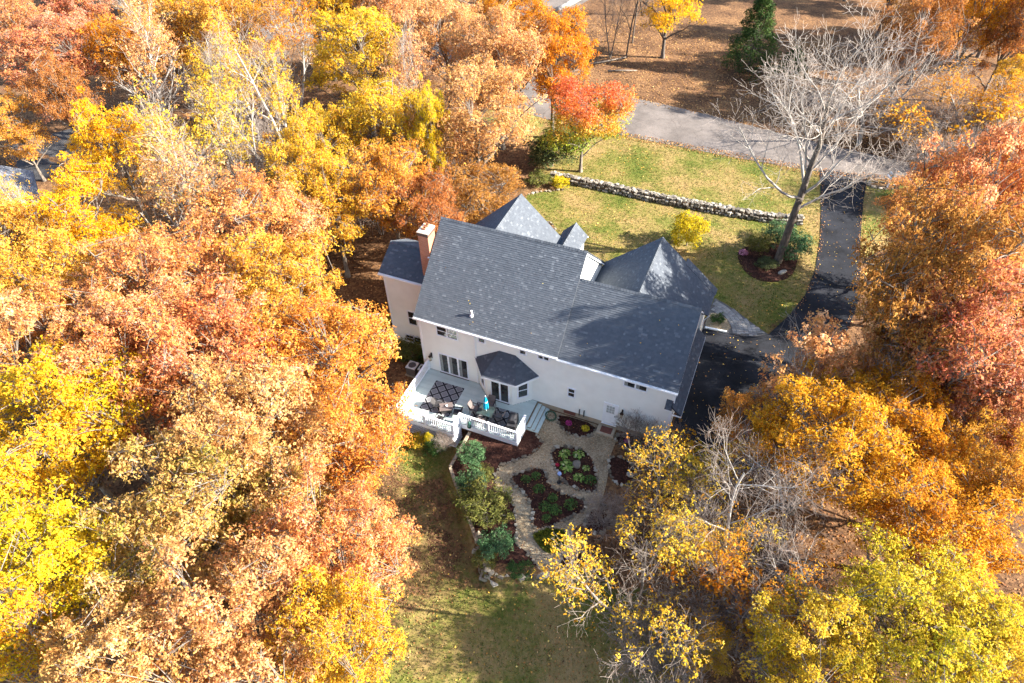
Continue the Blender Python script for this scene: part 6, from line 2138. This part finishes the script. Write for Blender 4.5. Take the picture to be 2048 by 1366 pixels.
place('twig1', 'gold', 21.5, -4.5, 3.2, 2.2, 'bare shrub below the parking pad with yellow leaves', 'shrub', h0=2.6, r0=1.4)
for i, (x, y, h, r_) in enumerate(((34.2, 38.0, 5.5, 3.2), (36.6, 38.6, 5, 3.0), (38.6, 37.5, 5.5, 3), (33.0, 48.5, 4, 3), (29.8, 49.8, 4, 3), (26.5, 50.5, 3.5, 2.6), (36.5, 49, 4.5, 3.2), (40, 47, 5, 3.2), (23.5, 51.5, 3, 2.4))):
    place('twig%d' % (i % 2), 'amber' if i % 2 else '', x, y, h, r_, ('grey thicket of bare stems beside the mailbox road' if i < 3 else 'bare grey brush along the far edge of the road') + (' with amber leaves' if i % 2 else ''), 'shrub', 'thicket by the mailbox' if i < 3 else 'brush along the far road edge', h0=2.6, r0=1.4)
for i, (x, y) in enumerate(((-18, 4), (-21, 12), (-24, 14), (-16, 10), (-19, 18), (-28, 16), (-34, 24), (-10, 26), (-12, 14), (-30, 10), (25.5, -7.5), (23, -11.5), (27.5, -9), (29, -13.5), (22, -16.5), (25.5, -12.5), (20.8, -14.8))):
    place('twig%d' % (i % 2), ('amber', 'gold')[i % 3 == 0] if i % 2 else '', x, y, 3.0 + (i % 3) * .6, 2.2, ('leafless' if i % 2 == 0 else 'amber leaved' if i % 3 else 'golden leaved') + (' undergrowth shrub in the wood towards the front' if i < 10 else ' undergrowth shrub in the wood below the parking pad'), 'shrub', 'undergrowth in the front wood' if i < 10 else 'undergrowth below the parking pad', h0=2.6, r0=1.4)

# garden plants
def make_rosette(name, seed, mat, n=46, r_=.32, h=.25, size=.2, aspect=.55):
    rng = np.random.default_rng(seed)
    a = rng.uniform(0, 6.28, n); q = np.sqrt(rng.random(n))
    dirs = np.stack([np.cos(a), np.sin(a), np.zeros(n)], 1)
    pos = dirs * (q * r_)[:, None] + np.array([0, 0, 1]) * (h * (1 - .6 * q * q) * rng.uniform(.5, 1, n))[:, None]
    nrm = dirs * .5 * q[:, None] + np.array([0, 0, 1]) + rng.normal(size=(n, 3)) * .2
    me = leaf_mesh(name, pos, nrm, size * rng.uniform(.7, 1.2, n), rng.random(n), rng.random(n), mat, aspect, rng, direc=dirs + rng.normal(size=(n, 3)) * .3)
    return me
def plant(name, me, x, y, s, label, cat='plant', group=None, z=None):
    root = empty(name, (x, y, z if z is not None else tz(x, y) + .06), RNG.uniform(0, 6), label, cat, group)
    root.scale = (s, s, s)
    o = link('foliage', me, root); o['kind'] = 'stuff'
    st = MB()
    for k in range(5):
        a = 1.256 * k
        st.tube([(0, 0, -.06), (.06 * math.cos(a), .06 * math.sin(a), .08), (.14 * math.cos(a), .14 * math.sin(a), .16)], [.012, .01, .006], 4)
    link('stems', st.mesh('stems', M['bark']), root)
    return root
HO = [make_rosette('foliage', 50 + k, LEAF['hosta']) for k in range(2)]
GP = [make_rosette('foliage', 60 + k, LEAF['green'], 120, .34, .34, .12) for k in range(2)]
MU = {c_: make_rosette('foliage', 70, LEAF[c_], 160, .32, .3, .1, .9) for c_ in ('magenta', 'mumyellow', 'redflower', 'pink')}
for i, (x, y, s, lab) in enumerate(((12.36, -3.36, 1.2, 'pale green plant nearest the white bay steps in the round bed'), (13.25, -3.1, 1.2, 'bright green plant in the garage side of the round bed'), (12.81, -4.26, 1.5, 'big cream variegated hosta beside the boulder'), (14.05, -3.92, .8, 'small lime plant behind the boulder'), (13.86, -4.78, 1.1, 'cream edged hosta at the far end of the round bed'))):
    plant('hosta', HO[i % 2], x, y, s, lab)
plant('garden_plant', GP[0], 14.62, -4.74, 1.2, 'fine leaved green plant at the corner of the round bed')
for i, (x, y, s) in enumerate(((10.68, -6.23, .95), (11.2, -5.75, .95), (11.75, -6.61, 1.1), (12.8, -6.89, 1.0), (12.54, -7.68, 1.1), (13.26, -7.68, 1.25), (14.04, -6.93, 1.25), (12.95, -8.43, .9))):
    plant('garden_plant', GP[i % 2], x, y, s, 'small round green plant in the long mulch bed', group='green plants in the long mulch bed')
plant('flower_clump', MU['magenta'], 11.75, -.75, .75, 'magenta flowers in the half round bed by the garage wall', 'flowers')
plant('flower_clump', MU['mumyellow'], 13.0, -.78, .9, 'yellow mum in the half round bed by the garage wall', 'flowers')
plant('flower_clump', MU['redflower'], 12.2, -4.35, .45, 'red flowers at the edge of the round bed', 'flowers')
plant('flower_clump', MU['pink'], 19.95, 23.3, 1.3, 'pink mum at the edge of the bed under the tall bare tree', 'flowers')
plant('flower_clump', MU['magenta'], 16.0, -.7, .7, 'magenta flowers behind the bare pale shrub', 'flowers')
plant('flower_clump', MU['mumyellow'], 17.6, -.9, .7, 'yellow mum near the garage corner', 'flowers')
plant('garden_plant', GP[1], 16.7, -.75, .9, 'green plant under the garage wall beside the magenta flowers')
plant('garden_plant', GP[0], 2.1, 20.7, .8, 'green plant in the small round bed of the front lawn')

# ------------------------------------------------------------------ fallen leaves
def scatter(name, poly, n, size, mat, off, label, seed, avoid=(), dens=None, tilt=.35):
    rng = np.random.default_rng(seed)
    P = np.array(poly)
    lo, hi = P.min(0), P.max(0)
    pts = rng.uniform(lo, hi, (int(n * 2.2), 2))
    pts = pts[poly_sd(poly, pts[:, 0], pts[:, 1]) > 0]
    for a in avoid:
        pts = pts[poly_sd(a, pts[:, 0], pts[:, 1]) < -0.02]
    if dens is not None:
        pts = pts[rng.random(len(pts)) < dens(pts[:, 0], pts[:, 1])]
    pts = pts[:n]
    z = terrain(pts[:, 0], pts[:, 1]) + off
    k = len(pts)
    pos = np.stack([pts[:, 0], pts[:, 1], z + .012], 1)
    nrm = np.array([0, 0, 1.0]) + rng.normal(size=(k, 3)) * tilt
    me = leaf_mesh(name, pos, nrm, size * rng.uniform(.6, 1.3, k), rng.random(k), rng.random(k), mat, .7, rng)
    o = link(name, me)
    return tag(o, label, 'leaves', kind='stuff')
HOUSE = [(-4.6, -0.2), (0, -0.2), (18.6, -0.2), (18.6, 10.4), (8.3, 12.3), (6.6, 12.3), (-0.2, 10.6), (-4.6, 7)]
DECKP = [(0.3, -5), (4.9, -5), (4.9, -3.9), (9.9, -3.9), (9.9, 0), (0.3, 0)]
patchy = lambda x, y: np.clip(.35 + .5 * np.sin(x * .55 + 1) * np.sin(y * .48) + .3 * np.sin(x * 1.7) * np.sin(y * 1.9), .05, 1)
def blades(name, poly, n, size, mat, label, seed, avoid=(), extra=None):
    rng = np.random.default_rng(seed)
    P = np.array(poly)
    lo, hi = P.min(0), P.max(0)
    pts = rng.uniform(lo, hi, (int(n * 2.4), 2))
    pts = pts[poly_sd(poly, pts[:, 0], pts[:, 1]) > 0]
    for a in avoid:
        pts = pts[poly_sd(a, pts[:, 0], pts[:, 1]) < -0.05]
    pts = pts[:n]
    k = len(pts)
    z = terrain(pts[:, 0], pts[:, 1]) + (0 if extra is None else extra(pts))
    sz = size * rng.uniform(.6, 1.4, k)
    up = np.array([0, 0, 1.]) + rng.normal(size=(k, 3)) * .45
    nrm = rng.normal(size=(k, 3)); nrm[:, 2] = np.abs(nrm[:, 2]) * .6
    patch_ = .5 + .5 * np.sin(pts[:, 0] * .8 + np.sin(pts[:, 1] * .6)) * np.sin(pts[:, 1] * .7 + 1.3)
    me = leaf_mesh(name, np.stack([pts[:, 0], pts[:, 1], z + sz * .35], 1), nrm, sz, rng.random(k), patch_, mat, .45, rng, direc=up)
    return tag(link(name, me), label, 'grass', kind='stuff')
LEAF['grass'] = leaf_mat('autumn_grass_blades', [(0, (0.045, 0.075, 0.012)), (0.35, (0.1, 0.115, 0.02)), (0.65, (0.18, 0.155, 0.04)), (1, (0.28, 0.21, 0.09))], .25)
LEAF['grassmound'] = leaf_mat('mound_grass_blades', [(0, (0.06, 0.08, 0.01)), (0.5, (0.14, 0.15, 0.02)), (1, (0.27, 0.25, 0.04))], .3)
blades('lawn_grass', FRONT_LAWN, 52000, .11, LEAF['grass'], 'short green and tan grass of the front lawn', 21, (HOUSE, DRIVE, PV))
blades('lawn_grass', REAR_LAWN, 34000, .1, LEAF['grass'], 'short grass of the lower lawn', 22, (DECKP,))
blades('mound_grass', [(12.5, -9.75), (13.3, -9.0), (14.2, -8.8), (14.85, -9.3), (14.6, -10.15), (13.8, -10.55), (13.05, -10.2)], 2600, .14, LEAF['grassmound'], 'long yellow green grass on the mound at the path end', 23, (), lambda p: .12)
scatter('fallen_leaves', DRIVE, 520, .09, LEAF['fallen'], .05, 'yellow leaves scattered over the dark driveway', 1)
scatter('fallen_leaves', FRONT_LAWN, 2600, .12, LEAF['fallen'], .015, 'dry leaves scattered over the front lawn', 2, (HOUSE, DRIVE, PV), patchy)
scatter('fallen_leaves', REAR_LAWN, 5200, .11, LEAF['litter'], .015, 'brown leaves scattered over the lower lawn', 3, (DECKP,), patchy)
scatter('fallen_leaves', REAR_LAWN, 450, .13, LEAF['fallen'], .02, 'bright yellow leaves dotted over the lower lawn', 4, (DECKP,))
scatter('fallen_leaves', PATH, 900, .08, LEAF['litter'], .07, 'small leaves strewn through the rear garden', 5, (HOUSE, DECKP))
scatter('fallen_leaves', [(-6, 39.6), (6, 39.4), (25, 39.2), (30, 40.3), (38, 40.4), (38, 41.8), (30, 41.7), (25, 40.9), (6, 40.9), (-6, 41.1)], 2600, .14, LEAF['litter'], .045, 'leaves drifted along the near edge of the road', 6)
scatter('fallen_leaves', [(-12, 49), (12, 47.9), (36, 44.6), (44, 45), (46, 62), (20, 75), (-14, 72)], 14000, .17, LEAF['litter'], .04, 'deep brown leaf litter on the bank across the road', 7)
scatter('fallen_leaves', [(29.4, 24), (29.4, 40.5), (38, 40.6), (38, 24)], 2500, .14, LEAF['litter'], .02, 'leaves on the grass beside the mailbox', 8)
scatter('fallen_leaves', [(-40, -30), (0.2, -30), (0.2, 2), (-5, 12), (-4, 30), (-6, 42), (-40, 36)], 16000, .18, LEAF['litter'], .03, 'leaf litter on the floor of the wood beside the house', 9)
scatter('fallen_leaves', [(18.7, -2), (25, -2), (30, 10), (40, 10), (40, -22), (22, -22), (18, -11)], 9000, .15, LEAF['litter'], .03, 'leaf litter on the floor of the wood below the parking pad', 10)

rl = np.random.default_rng(77)
k_ = 18
xx = np.concatenate([rl.uniform(0.3, L1, k_ // 2), rl.uniform(L1 + .6, L2, k_ // 2)])
yy = rl.uniform(-0.2, 3.4, k_)
zz = np.where(xx < L1 + .1, HE + (yy + .3) * S1, HE2 + (yy + .3) * S2) + .045
nr_ = np.stack([np.zeros(k_), np.full(k_, -.67), np.full(k_, .74)], 1) + rl.normal(size=(k_, 3)) * .12
tag(link('fallen_leaves', leaf_mesh('fallen_leaves', np.stack([xx, yy, zz], 1), nr_, np.full(k_, .1) * rl.uniform(.6, 1.2, k_), rl.random(k_), rl.random(k_), LEAF['fallen'], .7, rl)), 'a few yellow leaves lying on the grey roof', 'leaves', kind='stuff')
xx = np.concatenate([rl.uniform(25, 26.6, 700), rl.uniform(28.9, 30.1, 700)]); yy = rl.uniform(17, 40, 1400)
ed = np.abs(poly_sd(DRIVE, xx, yy)) < .35
xx, yy = xx[ed], yy[ed]; k_ = len(xx)
tag(link('fallen_leaves', leaf_mesh('fallen_leaves', np.stack([xx, yy, np.full(k_, .065)], 1), np.array([0, 0, 1.]) + rl.normal(size=(k_, 3)) * .3, .12 * rl.uniform(.6, 1.3, k_), rl.random(k_), rl.random(k_), LEAF['litter'], .7, rl)), 'brown leaves gathered along the driveway edges', 'leaves', kind='stuff')

for r_ in list(PROTO.values()):
    remove_tree(r_)
bpy.context.view_layer.update()
